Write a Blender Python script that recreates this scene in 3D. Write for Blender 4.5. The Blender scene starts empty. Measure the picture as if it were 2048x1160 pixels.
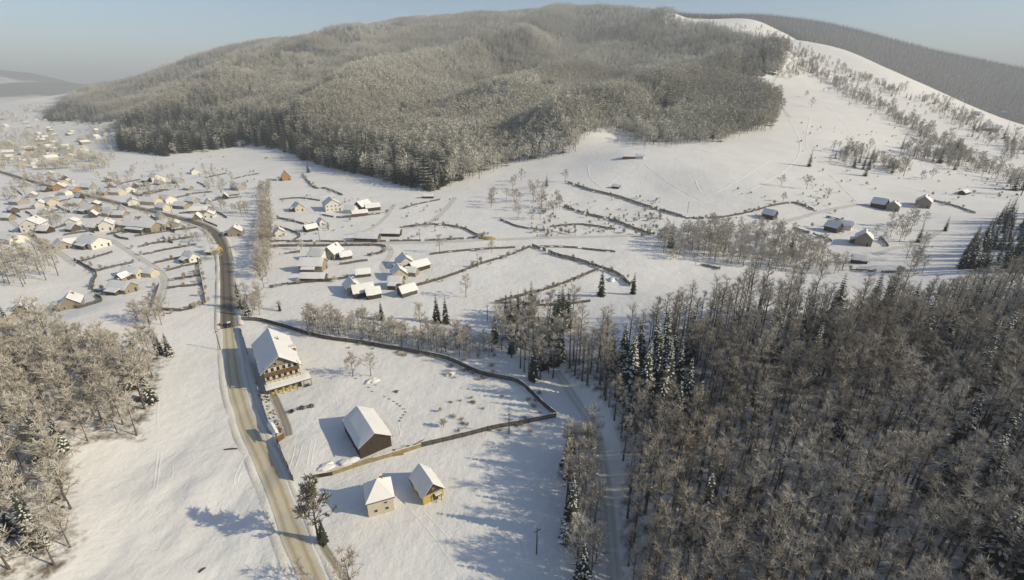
import bpy, math, random
import numpy as np
from mathutils import Vector

random.seed(7)
RNG = np.random.default_rng(11)
scene = bpy.context.scene
COL = scene.collection

# ------------------------------------------------------------------ camera
CAM_H, FPX, PITCH = 85.0, 950.0, math.radians(22.6)
cam_d = bpy.data.cameras.new('camera')
cam_d.sensor_width = 36.0
cam_d.lens = FPX / 2048.0 * 36.0
cam_d.clip_start, cam_d.clip_end = 0.5, 60000.0
cam = bpy.data.objects.new('camera', cam_d)
cam.location = (0, 0, CAM_H)
cam.rotation_euler = (math.pi / 2 - PITCH, 0, 0)
COL.objects.link(cam)
scene.camera = cam

# ------------------------------------------------------------------ sky and sun
SUN_EL = math.radians(27.0)
SUN_H = Vector((0.975, -0.21)).normalized()
to_sun = Vector((SUN_H.x * math.cos(SUN_EL), SUN_H.y * math.cos(SUN_EL), math.sin(SUN_EL)))
world = bpy.data.worlds.new('World')
scene.world = world
world.use_nodes = True
wn = world.node_tree
for n in list(wn.nodes):
    wn.nodes.remove(n)
sky = wn.nodes.new('ShaderNodeTexSky')
sky.sky_type = 'NISHITA'
sky.sun_disc = False
sky.sun_elevation = SUN_EL
sky.sun_rotation = math.atan2(SUN_H.x, SUN_H.y)
sky.altitude = 600
sky.air_density = 1.0
sky.dust_density = 1.1
sky.ozone_density = 1.8
bg = wn.nodes.new('ShaderNodeBackground')
bg.inputs['Strength'].default_value = 0.122
wo = wn.nodes.new('ShaderNodeOutputWorld')
wn.links.new(sky.outputs[0], bg.inputs[0])
wn.links.new(bg.outputs[0], wo.inputs[0])
sun_d = bpy.data.lights.new('sun', 'SUN')
sun_d.energy = 4.9
sun_d.angle = math.radians(0.5)
sun_d.color = (1.0, 0.87, 0.63)
sun = bpy.data.objects.new('sun', sun_d)
sun.rotation_euler = to_sun.to_track_quat('Z', 'Y').to_euler()
sun.location = (300, -60, 200)
COL.objects.link(sun)
vs = scene.view_settings
vs.view_transform = 'Standard'
vs.look = 'None'
vs.exposure = 0.07
vs.gamma = 1.0
vs.use_curve_mapping = False
scene.cycles.max_bounces = 5
scene.cycles.diffuse_bounces = 2
scene.cycles.glossy_bounces = 2
scene.cycles.transmission_bounces = 2
scene.cycles.volume_bounces = 0
scene.cycles.use_denoising = True

# ------------------------------------------------------------------ helpers: projection
SP, CP = math.sin(PITCH), math.cos(PITCH)


def rays(px, py):
    cx = (np.asarray(px, float) - 1024) / FPX
    cy = (580 - np.asarray(py, float)) / FPX
    return cx, CP + SP * cy, -SP + CP * cy          # right, forward, up


def proj(x, y, z):
    zz = z - CAM_H
    fw = y * CP - zz * SP
    up = y * SP + zz * CP
    return 1024 + FPX * x / fw, 580 - FPX * up / fw, fw


# ------------------------------------------------------------------ value noise
_T = np.random.default_rng(3).random((256, 256))


def vnoise(x, y):
    xi = np.floor(x).astype(int); yi = np.floor(y).astype(int)
    fx = x - xi; fy = y - yi
    fx = fx * fx * (3 - 2 * fx); fy = fy * fy * (3 - 2 * fy)
    a = _T[xi & 255, yi & 255]; b = _T[(xi + 1) & 255, yi & 255]
    c = _T[xi & 255, (yi + 1) & 255]; d = _T[(xi + 1) & 255, (yi + 1) & 255]
    return (a * (1 - fx) + b * fx) * (1 - fy) + (c * (1 - fx) + d * fx) * fy - 0.5


def fbm(x, y, o=4):
    s = 0; a = 1.0
    for i in range(o):
        s = s + a * vnoise(x * 2 ** i + 17.3 * i, y * 2 ** i + 5.1 * i); a *= 0.5
    return s


def sstep(a, b, x):
    t = np.clip((x - a) / (b - a), 0, 1)
    return t * t * (3 - 2 * t)


# ------------------------------------------------------------------ terrain: smooth surface through surveyed points
CPTS = []


def cz(px, py, z=0.0):
    cx, f, u = rays(px, py)
    s = (z - CAM_H) / u
    CPTS.append((cx * s, f * s, z))


def cd(px, py, Y):
    cx, f, u = rays(px, py)
    s = Y / f
    CPTS.append((cx * s, Y, CAM_H + u * s))


def cw(x, y, z):
    CPTS.append((x, y, z))


for p in [(600, 1100), (500, 900), (450, 700), (450, 550), (300, 600), (600, 500), (800, 500), (900, 600), (1000, 700), (900, 850),
          (900, 1000), (1050, 1000), (700, 420), (860, 385), (450, 400), (250, 400), (100, 400), (0, 360), (0, 300), (100, 280), (300, 330),
          (200, 500), (50, 480), (1200, 490), (1060, 440), (1300, 520), (1150, 560), (480, 310), (620, 345), (740, 372), (1400, 480),
          (1560, 470), (700, 600), (1000, 560), (220, 270)]:
    cz(*p, 0.0)
for p in [(1640, 560, 0), (1800, 520, 1), (1900, 470, 1), (1850, 420, 3), (1700, 450, 1), (1450, 425, 3), (1600, 400, 6),
          (1960, 500, 2), (2040, 450, 4), (100, 900, 5), (0, 1100, 6.5), (110, 1100, 3.6), (200, 960, 1.5), (330, 1000, 0.5), (300, 720, 1.5),
          (100, 720, 5), (0, 760, 9), (80, 640, 0.5), (200, 800, 3.2), (280, 1120, 0.5), (1000, 342, 8), (240, 300, 2), (330, 300, 4)]:
    cz(*p)
for p in [(400, 230, 1150), (400, 200, 1400), (300, 152, 2700), (150, 217, 3000), (500, 92, 2700), (630, 77, 2800), (800, 47, 2900),
          (1000, 32, 2900), (1150, 17, 2900), (1340, 32, 2900), (700, 200, 1050), (1000, 200, 1000), (1000, 120, 1750), (1000, 70, 2300),
          (700, 140, 1600), (500, 150, 1900), (1200, 150, 1300), (1200, 80, 2000), (1350, 200, 900), (1350, 120, 1400), (1250, 250, 680),
          (1290, 285, 570), (1540, 262, 600), (1562, 212, 760), (1510, 165, 970), (1570, 140, 1080), (1600, 100, 1380), (1500, 67, 1850),
          (1350, 42, 2450), (1530, 47, 2250), (1700, 105, 1500), (1880, 180, 1250), (2048, 262, 1050), (1700, 300, 540), (1620, 330, 480),
          (1900, 280, 660), (2040, 350, 500), (1250, 312, 500), (1400, 350, 440), (1150, 322, 520), (850, 300, 640), (620, 280, 800),
          (1530, 37, 3700), (1800, 92, 3700), (2048, 142, 3700), (1650, 57, 3700), (1300, 370, 430), (1780, 210, 900),
          (250, 240, 1500), (850, 100, 2000), (850, 160, 1350)]:
    cd(*p)
for p in [(27, 130, 3), (54, 150, 7), (85, 160, 11), (114, 150, 11.5), (203, 180, 12), (60, 90, 5), (110, 90, 11), (60, 50, 5), (130, 40, 14),
          (24, 90, -0.5), (22, 60, -0.5), (22, 20, 0), (180, 90, 18), (260, 120, 22), (300, 200, 14), (150, 215, 1), (85, 205, 0.5), (220, 235, 3),
          (0, 0, 0), (-40, -40, 0), (100, -60, 10), (-300, 0, 14), (-160, 60, 11), (-200, 120, 12), (-170, 180, 3), (-700, 100, 8), (-2000, 0, 20), (-1500, 900, 0), (-900, 500, 0), (-2500, 2500, 0),
          (-3000, 1500, 0), (-4500, 4200, 0), (600, 100, 20), (1500, 100, 60), (600, 300, 10), (1200, 1500, 30), (1500, 2000, 30),
          (2500, 2300, 30), (1350, 1050, -10), (2500, 1000, 40), (0, -1500, 20), (0, 4200, 250), (-1800, 4200, 150), (2500, 5000, 120),
          (800, 700, 20), (4500, 4500, 100), (-4500, 1000, 10)]:
    cw(*p)
C = np.array(CPTS)
SC = 1000.0


def _phi(r2):
    return 0.5 * r2 * np.log(r2 + 1e-12)


_xy = C[:, :2] / SC
_n = len(C)
_K = _phi(((_xy[:, None, :] - _xy[None, :, :]) ** 2).sum(-1)) + np.eye(_n) * 2e-5
_P = np.c_[np.ones(_n), _xy]
_A = np.block([[_K, _P], [_P.T, np.zeros((3, 3))]])
_w = np.linalg.solve(_A, np.r_[C[:, 2], 0, 0, 0])

STREAM_PX = [(1010, 640), (1060, 690), (1110, 740), (1150, 800), (1190, 860), (1207, 940), (1217, 1020), (1228, 1160), (1240, 1300)]


def flat_xy(pts):
    out = []
    for px, py in pts:
        cx, f, u = rays(px, py)
        s = -CAM_H / u
        out.append((cx * s, f * s))
    return np.array(out)


STREAM = flat_xy(STREAM_PX)


SPURS = []
for pts_, amp_, sig_ in (([(1545, 118, 1150), (1380, 150, 950), (1230, 200, 780), (1130, 262, 640)], 34, 60),
                         ([(1050, 90, 1900), (900, 130, 1450), (760, 180, 1100), (650, 245, 850)], 42, 85),
                         ([(700, 90, 2300), (560, 130, 1800), (430, 180, 1400), (330, 232, 1100)], 42, 95),
                         ([(1330, 60, 2300), (1220, 95, 1700), (1120, 140, 1300), (1010, 200, 950)], 36, 80)):
    q_ = []
    for a_, b_, Y_ in pts_:
        cx_, f_, u_ = rays(a_, b_)
        q_.append((cx_ * Y_ / f_, Y_))
    SPURS.append((np.array(q_), amp_, sig_))


def poly_dist(x, y, pl):
    d = np.full(np.shape(x), 1e9)
    for a, b in zip(pl[:-1], pl[1:]):
        ab = b - a
        t = np.clip(((x - a[0]) * ab[0] + (y - a[1]) * ab[1]) / (ab @ ab), 0, 1)
        d = np.minimum(d, np.hypot(x - a[0] - t * ab[0], y - a[1] - t * ab[1]))
    return d


def H(x, y):
    x = np.asarray(x, float); y = np.asarray(y, float)
    sh = x.shape
    q = np.c_[x.ravel(), y.ravel()] / SC
    z = np.empty(len(q))
    for i in range(0, len(q), 20000):
        s = q[i:i + 20000]
        r2 = (s[:, None, 0] - _xy[None, :, 0]) ** 2 + (s[:, None, 1] - _xy[None, :, 1]) ** 2
        z[i:i + 20000] = _phi(r2) @ _w[:_n] + np.c_[np.ones(len(s)), s] @ _w[_n:]
    z = z.reshape(sh)
    r = np.hypot(x, y)
    far = 60 + 170 * fbm(x / 2600 + 3.3, y / 2600 + 8.1, 5) + 130 * sstep(6000, 8500, r) * (0.55 + 0.9 * fbm(x / 1500, y / 1500, 4))
    far = np.maximum(far, -5)
    k = sstep(3900, 5600, r) 
    z = z * (1 - k) + far * k
    left_far = sstep(-2600, -3400, x - 0.0 * y) * sstep(2500, 3300, r)
    hill = 95 * np.exp(-(((x + 4600) / 520) ** 2 + ((y - 5500) / 800) ** 2)) + 120 * np.exp(-(((x + 5700) / 700) ** 2 + ((y - 5700) / 900) ** 2)) + 90 * np.exp(-(((x + 3900) / 420) ** 2 + ((y - 6000) / 900) ** 2))
    z = np.where(k > 0, z, z) + hill * left_far
    # relief: big folds on the mountain, soft drifts nearby
    mt = sstep(420, 900, y) * sstep(15, 90, z)
    z = z + mt * (70 * fbm((x - 0.25 * y) / 260 + 1.7, y / 1100 + 0.4, 2) + 16 * fbm(x / 90, y / 150, 2)) * (0.35 + 0.65 * sstep(700, 1400, r)) * (1 - 0.75 * sstep(0.10, 0.30, x / np.maximum(y, 1))) * (1 - 0.55 * sstep(2300, 2800, y))
    for q_, amp_, sig_ in SPURS:
        z = z + amp_ * np.exp(-(poly_dist(x, y, q_) / sig_) ** 2)
    near = 1 - sstep(350, 700, r)
    z = z + near * (0.55 * fbm(x / 26, y / 26, 3) + 0.16 * fbm(x / 5.5, y / 5.5, 3))
    lb = np.exp(-(((x + 66) / 26) ** 2 + ((y - 70) / 45) ** 2))
    z = z + lb * 1.3 * fbm(x / 9 + 3, y / 14, 3)
    ds = poly_dist(x, y, STREAM)
    z = z - 1.6 * np.exp(-(ds / 4.5) ** 2) * near
    return z


def axis(lo, hi, step, gl, gh, lim_lo, lim_hi):
    a = list(np.arange(lo, hi, step))
    s = step
    while a[-1] < lim_hi:
        s *= gh; a.append(a[-1] + s)
    b = []; s = step; v = lo
    while v > lim_lo:
        s *= gl; v -= s; b.append(v)
    return np.array(b[::-1] + a)


XS = axis(-175, 210, 1.35, 1.033, 1.04, -14000, 14000)
YS = axis(20, 330, 1.45, 1.12, 1.021, -4000, 15000)
GX, GY = np.meshgrid(XS, YS, indexing='ij')
GZ = H(GX, GY)
NX, NY = GX.shape


def zg(x, y):
    """height of the ground mesh itself"""
    x = np.asarray(x, float); y = np.asarray(y, float)
    i = np.clip(np.searchsorted(XS, x) - 1, 0, NX - 2); j = np.clip(np.searchsorted(YS, y) - 1, 0, NY - 2)
    u = (x - XS[i]) / (XS[i + 1] - XS[i]); v = (y - YS[j]) / (YS[j + 1] - YS[j])
    z00 = GZ[i, j]; z10 = GZ[i + 1, j]; z01 = GZ[i, j + 1]; z11 = GZ[i + 1, j + 1]
    lo = z00 + u * (z10 - z00) + v * (z11 - z10)
    hi = z00 + v * (z01 - z00) + u * (z11 - z01)
    return np.where(u >= v, lo, hi)


def gp(px, py):
    """point of the ground seen at a place of the photograph"""
    cx, f, u = rays(px, py)
    s = np.concatenate([np.arange(30, 600, 1.0), np.arange(600, 6000, 4.0)])
    X, Y, Z = cx * s, f * s, CAM_H + u * s
    g = zg(X, Y)
    k = np.argmax(Z < g)
    if not (Z < g).any():
        k = len(s) - 1
    a, b = s[max(k - 1, 0)], s[k]
    for _ in range(18):
        m = (a + b) / 2
        if CAM_H + u * m < zg(cx * m, f * m):
            b = m
        else:
            a = m
    return Vector((cx * b, f * b, float(zg(cx * b, f * b))))


def in_poly(px, py, poly):
    px = np.asarray(px); py = np.asarray(py)
    r = np.zeros(px.shape, bool)
    n = len(poly)
    for i in range(n):
        x1, y1 = poly[i]; x2, y2 = poly[(i + 1) % n]
        c = ((y1 > py) != (y2 > py)) & (px < (x2 - x1) * (py - y1) / ((y2 - y1) or 1e-9) + x1)
        r ^= c
    return r


# ------------------------------------------------------------------ materials
def mat(name, c1, c2=None, scale=1.0, rough=0.8, bump=0.0, bscale=None, detail=4.0, objrand=0.0, spec=0.2, stretch=None, patch=None):
    m = bpy.data.materials.new(name)
    m.use_nodes = True
    nt = m.node_tree
    b = nt.nodes['Principled BSDF']
    b.inputs['Roughness'].default_value = rough
    b.inputs['Specular IOR Level'].default_value = spec
    c2 = c2 or tuple(v * 0.8 for v in c1)
    tc = nt.nodes.new('ShaderNodeTexCoord')
    src = tc.outputs['Object']
    if stretch:
        mp = nt.nodes.new('ShaderNodeMapping')
        mp.inputs['Scale'].default_value = stretch
        nt.links.new(src, mp.inputs[0]); src = mp.outputs[0]
    nz = nt.nodes.new('ShaderNodeTexNoise')
    nz.inputs['Scale'].default_value = scale
    nz.inputs['Detail'].default_value = detail
    nt.links.new(src, nz.inputs['Vector'])
    mx = nt.nodes.new('ShaderNodeMix'); mx.data_type = 'RGBA'
    mx.inputs[6].default_value = (*c1, 1); mx.inputs[7].default_value = (*c2, 1)
    fac = nz.outputs['Fac']
    rp = nt.nodes.new('ShaderNodeMapRange')
    rp.inputs['From Min'].default_value = 0.3; rp.inputs['From Max'].default_value = 0.7
    nt.links.new(fac, rp.inputs['Value']); fac = rp.outputs[0]
    if objrand > 0:
        oi = nt.nodes.new('ShaderNodeObjectInfo')
        ml = nt.nodes.new('ShaderNodeMix')
        ml.inputs[0].default_value = objrand
        nt.links.new(fac, ml.inputs[2]); nt.links.new(oi.outputs['Random'], ml.inputs[3])
        fac = ml.outputs[0]
    nt.links.new(fac, mx.inputs[0])
    colout = mx.outputs[2]
    if patch:
        ge = nt.nodes.new('ShaderNodeNewGeometry')
        pn = nt.nodes.new('ShaderNodeTexNoise'); pn.inputs['Scale'].default_value = patch[0]; pn.inputs['Detail'].default_value = 3
        nt.links.new(ge.outputs['Position'], pn.inputs['Vector'])
        pr = nt.nodes.new('ShaderNodeMapRange')
        pr.inputs['From Min'].default_value = 0.35; pr.inputs['From Max'].default_value = 0.65
        pr.inputs['To Min'].default_value = 0.0; pr.inputs['To Max'].default_value = 1.0
        nt.links.new(pn.outputs['Fac'], pr.inputs['Value'])
        pm = nt.nodes.new('ShaderNodeMix'); pm.data_type = 'RGBA'
        nt.links.new(pr.outputs[0], pm.inputs[0])
        nt.links.new(colout, pm.inputs[6])
        pm2 = nt.nodes.new('ShaderNodeMix'); pm2.data_type = 'RGBA'; pm2.blend_type = 'MULTIPLY'; pm2.inputs[0].default_value = 1.0
        nt.links.new(colout, pm2.inputs[6]); pm2.inputs[7].default_value = (*patch[1], 1)
        nt.links.new(pm2.outputs[2], pm.inputs[7])
        colout = pm.outputs[2]
    nt.links.new(colout, b.inputs['Base Color'])
    if bump > 0:
        n2 = nt.nodes.new('ShaderNodeTexNoise')
        n2.inputs['Scale'].default_value = bscale or scale
        n2.inputs['Detail'].default_value = 5
        nt.links.new(src, n2.inputs['Vector'])
        bp = nt.nodes.new('ShaderNodeBump')
        bp.inputs['Strength'].default_value = 1.0
        bp.inputs['Distance'].default_value = bump
        nt.links.new(n2.outputs['Fac'], bp.inputs['Height'])
        nt.links.new(bp.outputs[0], b.inputs['Normal'])
    return m


SNOW = (0.80, 0.79, 0.765)
M = {
    'snow': mat('snow', SNOW, (0.75, 0.745, 0.73), 0.4, 0.7, 0.03, 1.2),
    'bank': mat('ploughed_snow', (0.76, 0.74, 0.69), (0.64, 0.60, 0.52), 1.6, 0.8, 0.12, 2.2),
    'bark': mat('bark', (0.13, 0.11, 0.09), (0.08, 0.068, 0.058), 3, 0.9),
    'twig': mat('brown_twigs', (0.41, 0.375, 0.32), (0.62, 0.585, 0.525), 0.25, 0.9, objrand=0.6, patch=(0.03, (0.74, 0.69, 0.62))),
    'twigl': mat('tan_frosted_twigs', (0.36, 0.32, 0.255), (0.62, 0.585, 0.52), 0.5, 0.9, objrand=0.5),
    'frost': mat('frosted_twigs', (0.50, 0.48, 0.40), (0.76, 0.74, 0.66), 0.2, 0.9, objrand=0.45, patch=(0.004, (0.60, 0.58, 0.55))),
    'needle': mat('dark_needles', (0.028, 0.038, 0.026), (0.055, 0.062, 0.042), 1.2, 0.85, objrand=0.3),
    'needlef': mat('frosted_needles', (0.19, 0.195, 0.16), (0.44, 0.43, 0.38), 0.6, 0.85, objrand=0.5),
    'pine': mat('pine_needles', (0.12, 0.112, 0.08), (0.26, 0.24, 0.19), 0.5, 0.85),
    'wood': mat('weathered_wood', (0.125, 0.108, 0.09), (0.075, 0.065, 0.055), 2.0, 0.85, stretch=(1, 1, 0.2)),
    'dwood': mat('dark_wood', (0.075, 0.058, 0.045), (0.045, 0.036, 0.03), 2.0, 0.85, stretch=(1, 1, 0.2)),
    'newwood': mat('new_timber', (0.36, 0.30, 0.17), (0.27, 0.22, 0.12), 2.5, 0.8, stretch=(1, 1, 0.3)),
    'brown': mat('stained_wood', (0.19, 0.105, 0.052), (0.125, 0.068, 0.036), 3, 0.6),
    'cream': mat('cream_plaster', (0.56, 0.50, 0.38), (0.48, 0.43, 0.33), 0.8, 0.9),
    'white': mat('white_plaster', (0.70, 0.68, 0.62), (0.6, 0.58, 0.52), 0.8, 0.9),
    'tan': mat('tan_boards', (0.31, 0.265, 0.20), (0.24, 0.205, 0.155), 2, 0.8, stretch=(1, 1, 6)),
    'ochre': mat('ochre_boards', (0.50, 0.385, 0.13), (0.40, 0.30, 0.10), 2, 0.8, stretch=(1, 1, 6)),
    'orange': mat('orange_boards', (0.40, 0.235, 0.12), (0.31, 0.175, 0.09), 2, 0.8),
    'red': mat('red_brown_boards', (0.24, 0.085, 0.06), (0.17, 0.06, 0.045), 2, 0.8),
    'grey': mat('grey_render', (0.36, 0.34, 0.31), (0.27, 0.255, 0.235), 1, 0.9),
    'stone': mat('rubble_stone', (0.34, 0.32, 0.29), (0.22, 0.2, 0.18), 1.2, 0.9, 0.04, 3),
    'tin': mat('grey_tin_roof', (0.15, 0.15, 0.16), (0.10, 0.10, 0.11), 1.5, 0.5),
    'glass': mat('window_glass', (0.045, 0.05, 0.06), (0.03, 0.034, 0.042), 1, 0.12, spec=0.5),
    'frame': mat('white_frame', (0.7, 0.66, 0.58), None, 2, 0.6),
    'brick': mat('chimney_brick', (0.30, 0.15, 0.10), (0.2, 0.1, 0.07), 5, 0.9),
    'carpaint': mat('dark_car_paint', (0.03, 0.03, 0.036), (0.022, 0.022, 0.027), 1, 0.25, spec=0.5),
    'tyre': mat('tyre_rubber', (0.02, 0.02, 0.02), None, 1, 0.9),
    'straw': mat('dry_straw', (0.44, 0.33, 0.15), (0.3, 0.22, 0.1), 3, 0.9),
}


def ground_material():
    m = bpy.data.materials.new('snow_field')
    m.use_nodes = True
    nt = m.node_tree; N = nt.nodes; L = nt.links
    b = N['Principled BSDF']
    b.inputs['Roughness'].default_value = 0.75
    b.inputs['Specular IOR Level'].default_value = 0.15
    geo = N.new('ShaderNodeNewGeometry')

    def noise(s, d=5, rough=0.55, v=None):
        n = N.new('ShaderNodeTexNoise'); n.inputs['Scale'].default_value = s; n.inputs['Detail'].default_value = d
        n.inputs['Roughness'].default_value = rough
        L.new(v or geo.outputs['Position'], n.inputs['Vector']); return n.outputs['Fac']

    def rng(v, a, c, lo=0.0, hi=1.0):
        r = N.new('ShaderNodeMapRange'); r.inputs['From Min'].default_value = a; r.inputs['From Max'].default_value = c
        r.inputs['To Min'].default_value = lo; r.inputs['To Max'].default_value = hi
        L.new(v, r.inputs['Value']); return r.outputs[0]

    def math_(op, a, c):
        n = N.new('ShaderNodeMath'); n.operation = op
        for k, v in enumerate((a, c)):
            if isinstance(v, (int, float)):
                n.inputs[k].default_value = v
            else:
                L.new(v, n.inputs[k])
        return n.outputs[0]

    def mixc(f, a, c):
        n = N.new('ShaderNodeMix'); n.data_type = 'RGBA'
        L.new(f, n.inputs[0])
        for k, v in ((6, a), (7, c)):
            if isinstance(v, tuple):
                n.inputs[k].default_value = (*v, 1)
            else:
                L.new(v, n.inputs[k])
        return n.outputs[2]

    snow = mixc(rng(noise(0.035, 4), 0.35, 0.65), SNOW, (0.745, 0.73, 0.70))
    # stubble and dry stalks poking through thin snow
    stub = math_('MULTIPLY', rng(noise(0.9, 6, 0.7), 0.60, 0.72), rng(noise(0.022, 3), 0.48, 0.66))
    stub = math_('MULTIPLY', stub, 0.6)
    col = mixc(stub, snow, (0.34, 0.29, 0.21))
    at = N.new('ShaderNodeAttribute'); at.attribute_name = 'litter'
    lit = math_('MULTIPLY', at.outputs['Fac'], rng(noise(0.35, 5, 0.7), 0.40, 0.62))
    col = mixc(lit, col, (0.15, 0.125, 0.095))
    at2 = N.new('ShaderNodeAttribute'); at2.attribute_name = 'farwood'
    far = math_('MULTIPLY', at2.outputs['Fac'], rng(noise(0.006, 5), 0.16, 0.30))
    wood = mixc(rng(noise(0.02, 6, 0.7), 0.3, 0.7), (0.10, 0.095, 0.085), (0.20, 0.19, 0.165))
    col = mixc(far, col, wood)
    L.new(col, b.inputs['Base Color'])
    hsum = math_('ADD', math_('MULTIPLY', noise(0.35, 5, 0.6), 0.42), math_('MULTIPLY', noise(2.4, 5, 0.65), 0.035))
    mp = N.new('ShaderNodeMapping'); mp.inputs['Rotation'].default_value = (0, 0, 0.6); mp.inputs['Scale'].default_value = (1.1, 0.12, 1)
    L.new(geo.outputs['Position'], mp.inputs[0])
    hsum = math_('ADD', hsum, math_('MULTIPLY', noise(1.0, 3, 0.6, mp.outputs[0]), 0.06))
    bp = N.new('ShaderNodeBump'); bp.inputs['Strength'].default_value = 0.8; bp.inputs['Distance'].default_value = 1.0
    L.new(hsum, bp.inputs['Height']); L.new(bp.outputs[0], b.inputs['Normal'])
    return m


def strip_material(name, c1, c2, track, edge):
    """packed road surface: darker wheel tracks, dirtier edges (attribute u runs across the road)"""
    m = bpy.data.materials.new(name)
    m.use_nodes = True
    nt = m.node_tree; N = nt.nodes; L = nt.links
    b = N['Principled BSDF']; b.inputs['Roughness'].default_value = 0.7
    b.inputs['Specular IOR Level'].default_value = 0.2
    geo = N.new('ShaderNodeNewGeometry')
    nz = N.new('ShaderNodeTexNoise'); nz.inputs['Scale'].default_value = 0.5; nz.inputs['Detail'].default_value = 6
    L.new(geo.outputs['Position'], nz.inputs['Vector'])
    at = N.new('ShaderNodeAttribute'); at.attribute_name = 'u'
    ad = N.new('ShaderNodeMath'); ad.operation = 'MULTIPLY_ADD'; ad.inputs[1].default_value = 0.14; ad.inputs[2].default_value = -0.07
    L.new(nz.outputs['Fac'], ad.inputs[0])
    uu = N.new('ShaderNodeMath'); uu.operation = 'ADD'
    L.new(at.outputs['Fac'], uu.inputs[0]); L.new(ad.outputs[0], uu.inputs[1])
    cr = N.new('ShaderNodeValToRGB')
    els = cr.color_ramp.elements
    stops = [(0.0, edge), (0.08, c2), (0.24, track), (0.38, c1), (0.55, c1), (0.70, track), (0.84, c2), (1.0, edge)]
    els[0].position = 0; els[0].color = (*edge, 1)
    els[1].position = 1; els[1].color = (*edge, 1)
    for p, c in stops[1:-1]:
        e = els.new(p); e.color = (*c, 1)
    L.new(uu.outputs[0], cr.inputs[0])
    mx = N.new('ShaderNodeMix'); mx.data_type = 'RGBA'; mx.blend_type = 'MULTIPLY'; mx.inputs[0].default_value = 0.5
    L.new(cr.outputs[0], mx.inputs[6]); L.new(nz.outputs['Color'], mx.inputs[7])
    g = N.new('ShaderNodeMix'); g.data_type = 'RGBA'; g.blend_type = 'MIX'; g.inputs[0].default_value = 0.55
    L.new(mx.outputs[2], g.inputs[6]); L.new(cr.outputs[0], g.inputs[7])
    L.new(g.outputs[2], b.inputs['Base Color'])
    bp = N.new('ShaderNodeBump'); bp.inputs['Distance'].default_value = 0.05
    L.new(nz.outputs['Fac'], bp.inputs['Height']); L.new(bp.outputs[0], b.inputs['Normal'])
    return m


M['ground'] = ground_material()
M['sandroad'] = strip_material('gritted_road', (0.64, 0.575, 0.43), (0.66, 0.60, 0.46), (0.46, 0.395, 0.275), (0.68, 0.65, 0.57))
M['wetroad'] = strip_material('bare_road', (0.20, 0.17, 0.135), (0.27, 0.235, 0.185), (0.13, 0.11, 0.09), (0.45, 0.41, 0.34))
M['track'] = strip_material('packed_snow_track', (0.74, 0.72, 0.67), (0.72, 0.70, 0.65), (0.60, 0.57, 0.50), (0.72, 0.71, 0.68))
M['dirtpath'] = strip_material('trodden_path', (0.40, 0.36, 0.29), (0.46, 0.42, 0.35), (0.30, 0.26, 0.21), (0.6, 0.57, 0.5))


# ------------------------------------------------------------------ object helpers
def tag(o, label=None, cat=None, group=None, kind=None):
    if label: o['label'] = label
    if cat: o['category'] = cat
    if group: o['group'] = group
    if kind: o['kind'] = kind
    return o


def mesh(name, V, F, mats, midx=None, smooth=False):
    me = bpy.data.meshes.new(name)
    me.from_pydata([tuple(v) for v in V], [], [tuple(f) for f in F])
    for m in (mats if isinstance(mats, (list, tuple)) else [mats]):
        me.materials.append(m)
    if midx is not None:
        me.polygons.foreach_set('material_index', np.asarray(midx, np.int32))
    if smooth:
        me.polygons.foreach_set('use_smooth', np.ones(len(me.polygons), bool))
    me.update()
    return me


def link(name, me, parent=None, loc=None, rz=None, scale=None):
    o = bpy.data.objects.new(name, me)
    COL.objects.link(o)
    if parent is not None: o.parent = parent
    if loc is not None: o.location = loc
    if rz is not None: o.rotation_euler = (0, 0, rz)
    if scale is not None: o.scale = scale
    return o


def empty(name, loc, rz=0.0):
    o = bpy.data.objects.new(name, None)
    o.empty_display_size = 0.3
    COL.objects.link(o)
    o.location = loc
    o.rotation_euler = (0, 0, rz)
    return o


class MB:
    def __init__(s):
        s.V = []; s.F = []; s.I = []

    def add(s, V, F, mi=0):
        k = len(s.V)
        s.V += [tuple(v) for v in V]
        s.F += [tuple(i + k for i in f) for f in F]
        s.I += [mi] * len(F)

    def box(s, x0, x1, y0, y1, z0, z1, mi=0):
        s.add([(x0, y0, z0), (x1, y0, z0), (x1, y1, z0), (x0, y1, z0), (x0, y0, z1), (x1, y0, z1), (x1, y1, z1), (x0, y1, z1)],
              [(0, 3, 2, 1), (4, 5, 6, 7), (0, 1, 5, 4), (1, 2, 6, 5), (2, 3, 7, 6), (3, 0, 4, 7)], mi)

    def tube(s, p, r, n=5, mi=0, cap=True):
        p = [Vector(q) for q in p]
        V = []; F = []
        for i, q in enumerate(p):
            d = (p[min(i + 1, len(p) - 1)] - p[max(i - 1, 0)]).normalized()
            a = d.orthogonal().normalized(); b = d.cross(a)
            for k in range(n):
                t = 2 * math.pi * k / n
                V.append(q + (a * math.cos(t) + b * math.sin(t)) * r[i])
        for i in range(len(p) - 1):
            for k in range(n):
                F.append((i * n + k, i * n + (k + 1) % n, (i + 1) * n + (k + 1) % n, (i + 1) * n + k))
        if cap:
            F.append(tuple(range(n))[::-1]); F.append(tuple((len(p) - 1) * n + k for k in range(n)))
        s.add(V, F, mi)

    def mesh(s, name, mats, smooth=False):
        return mesh(name, s.V, s.F, mats, s.I, smooth)


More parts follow.
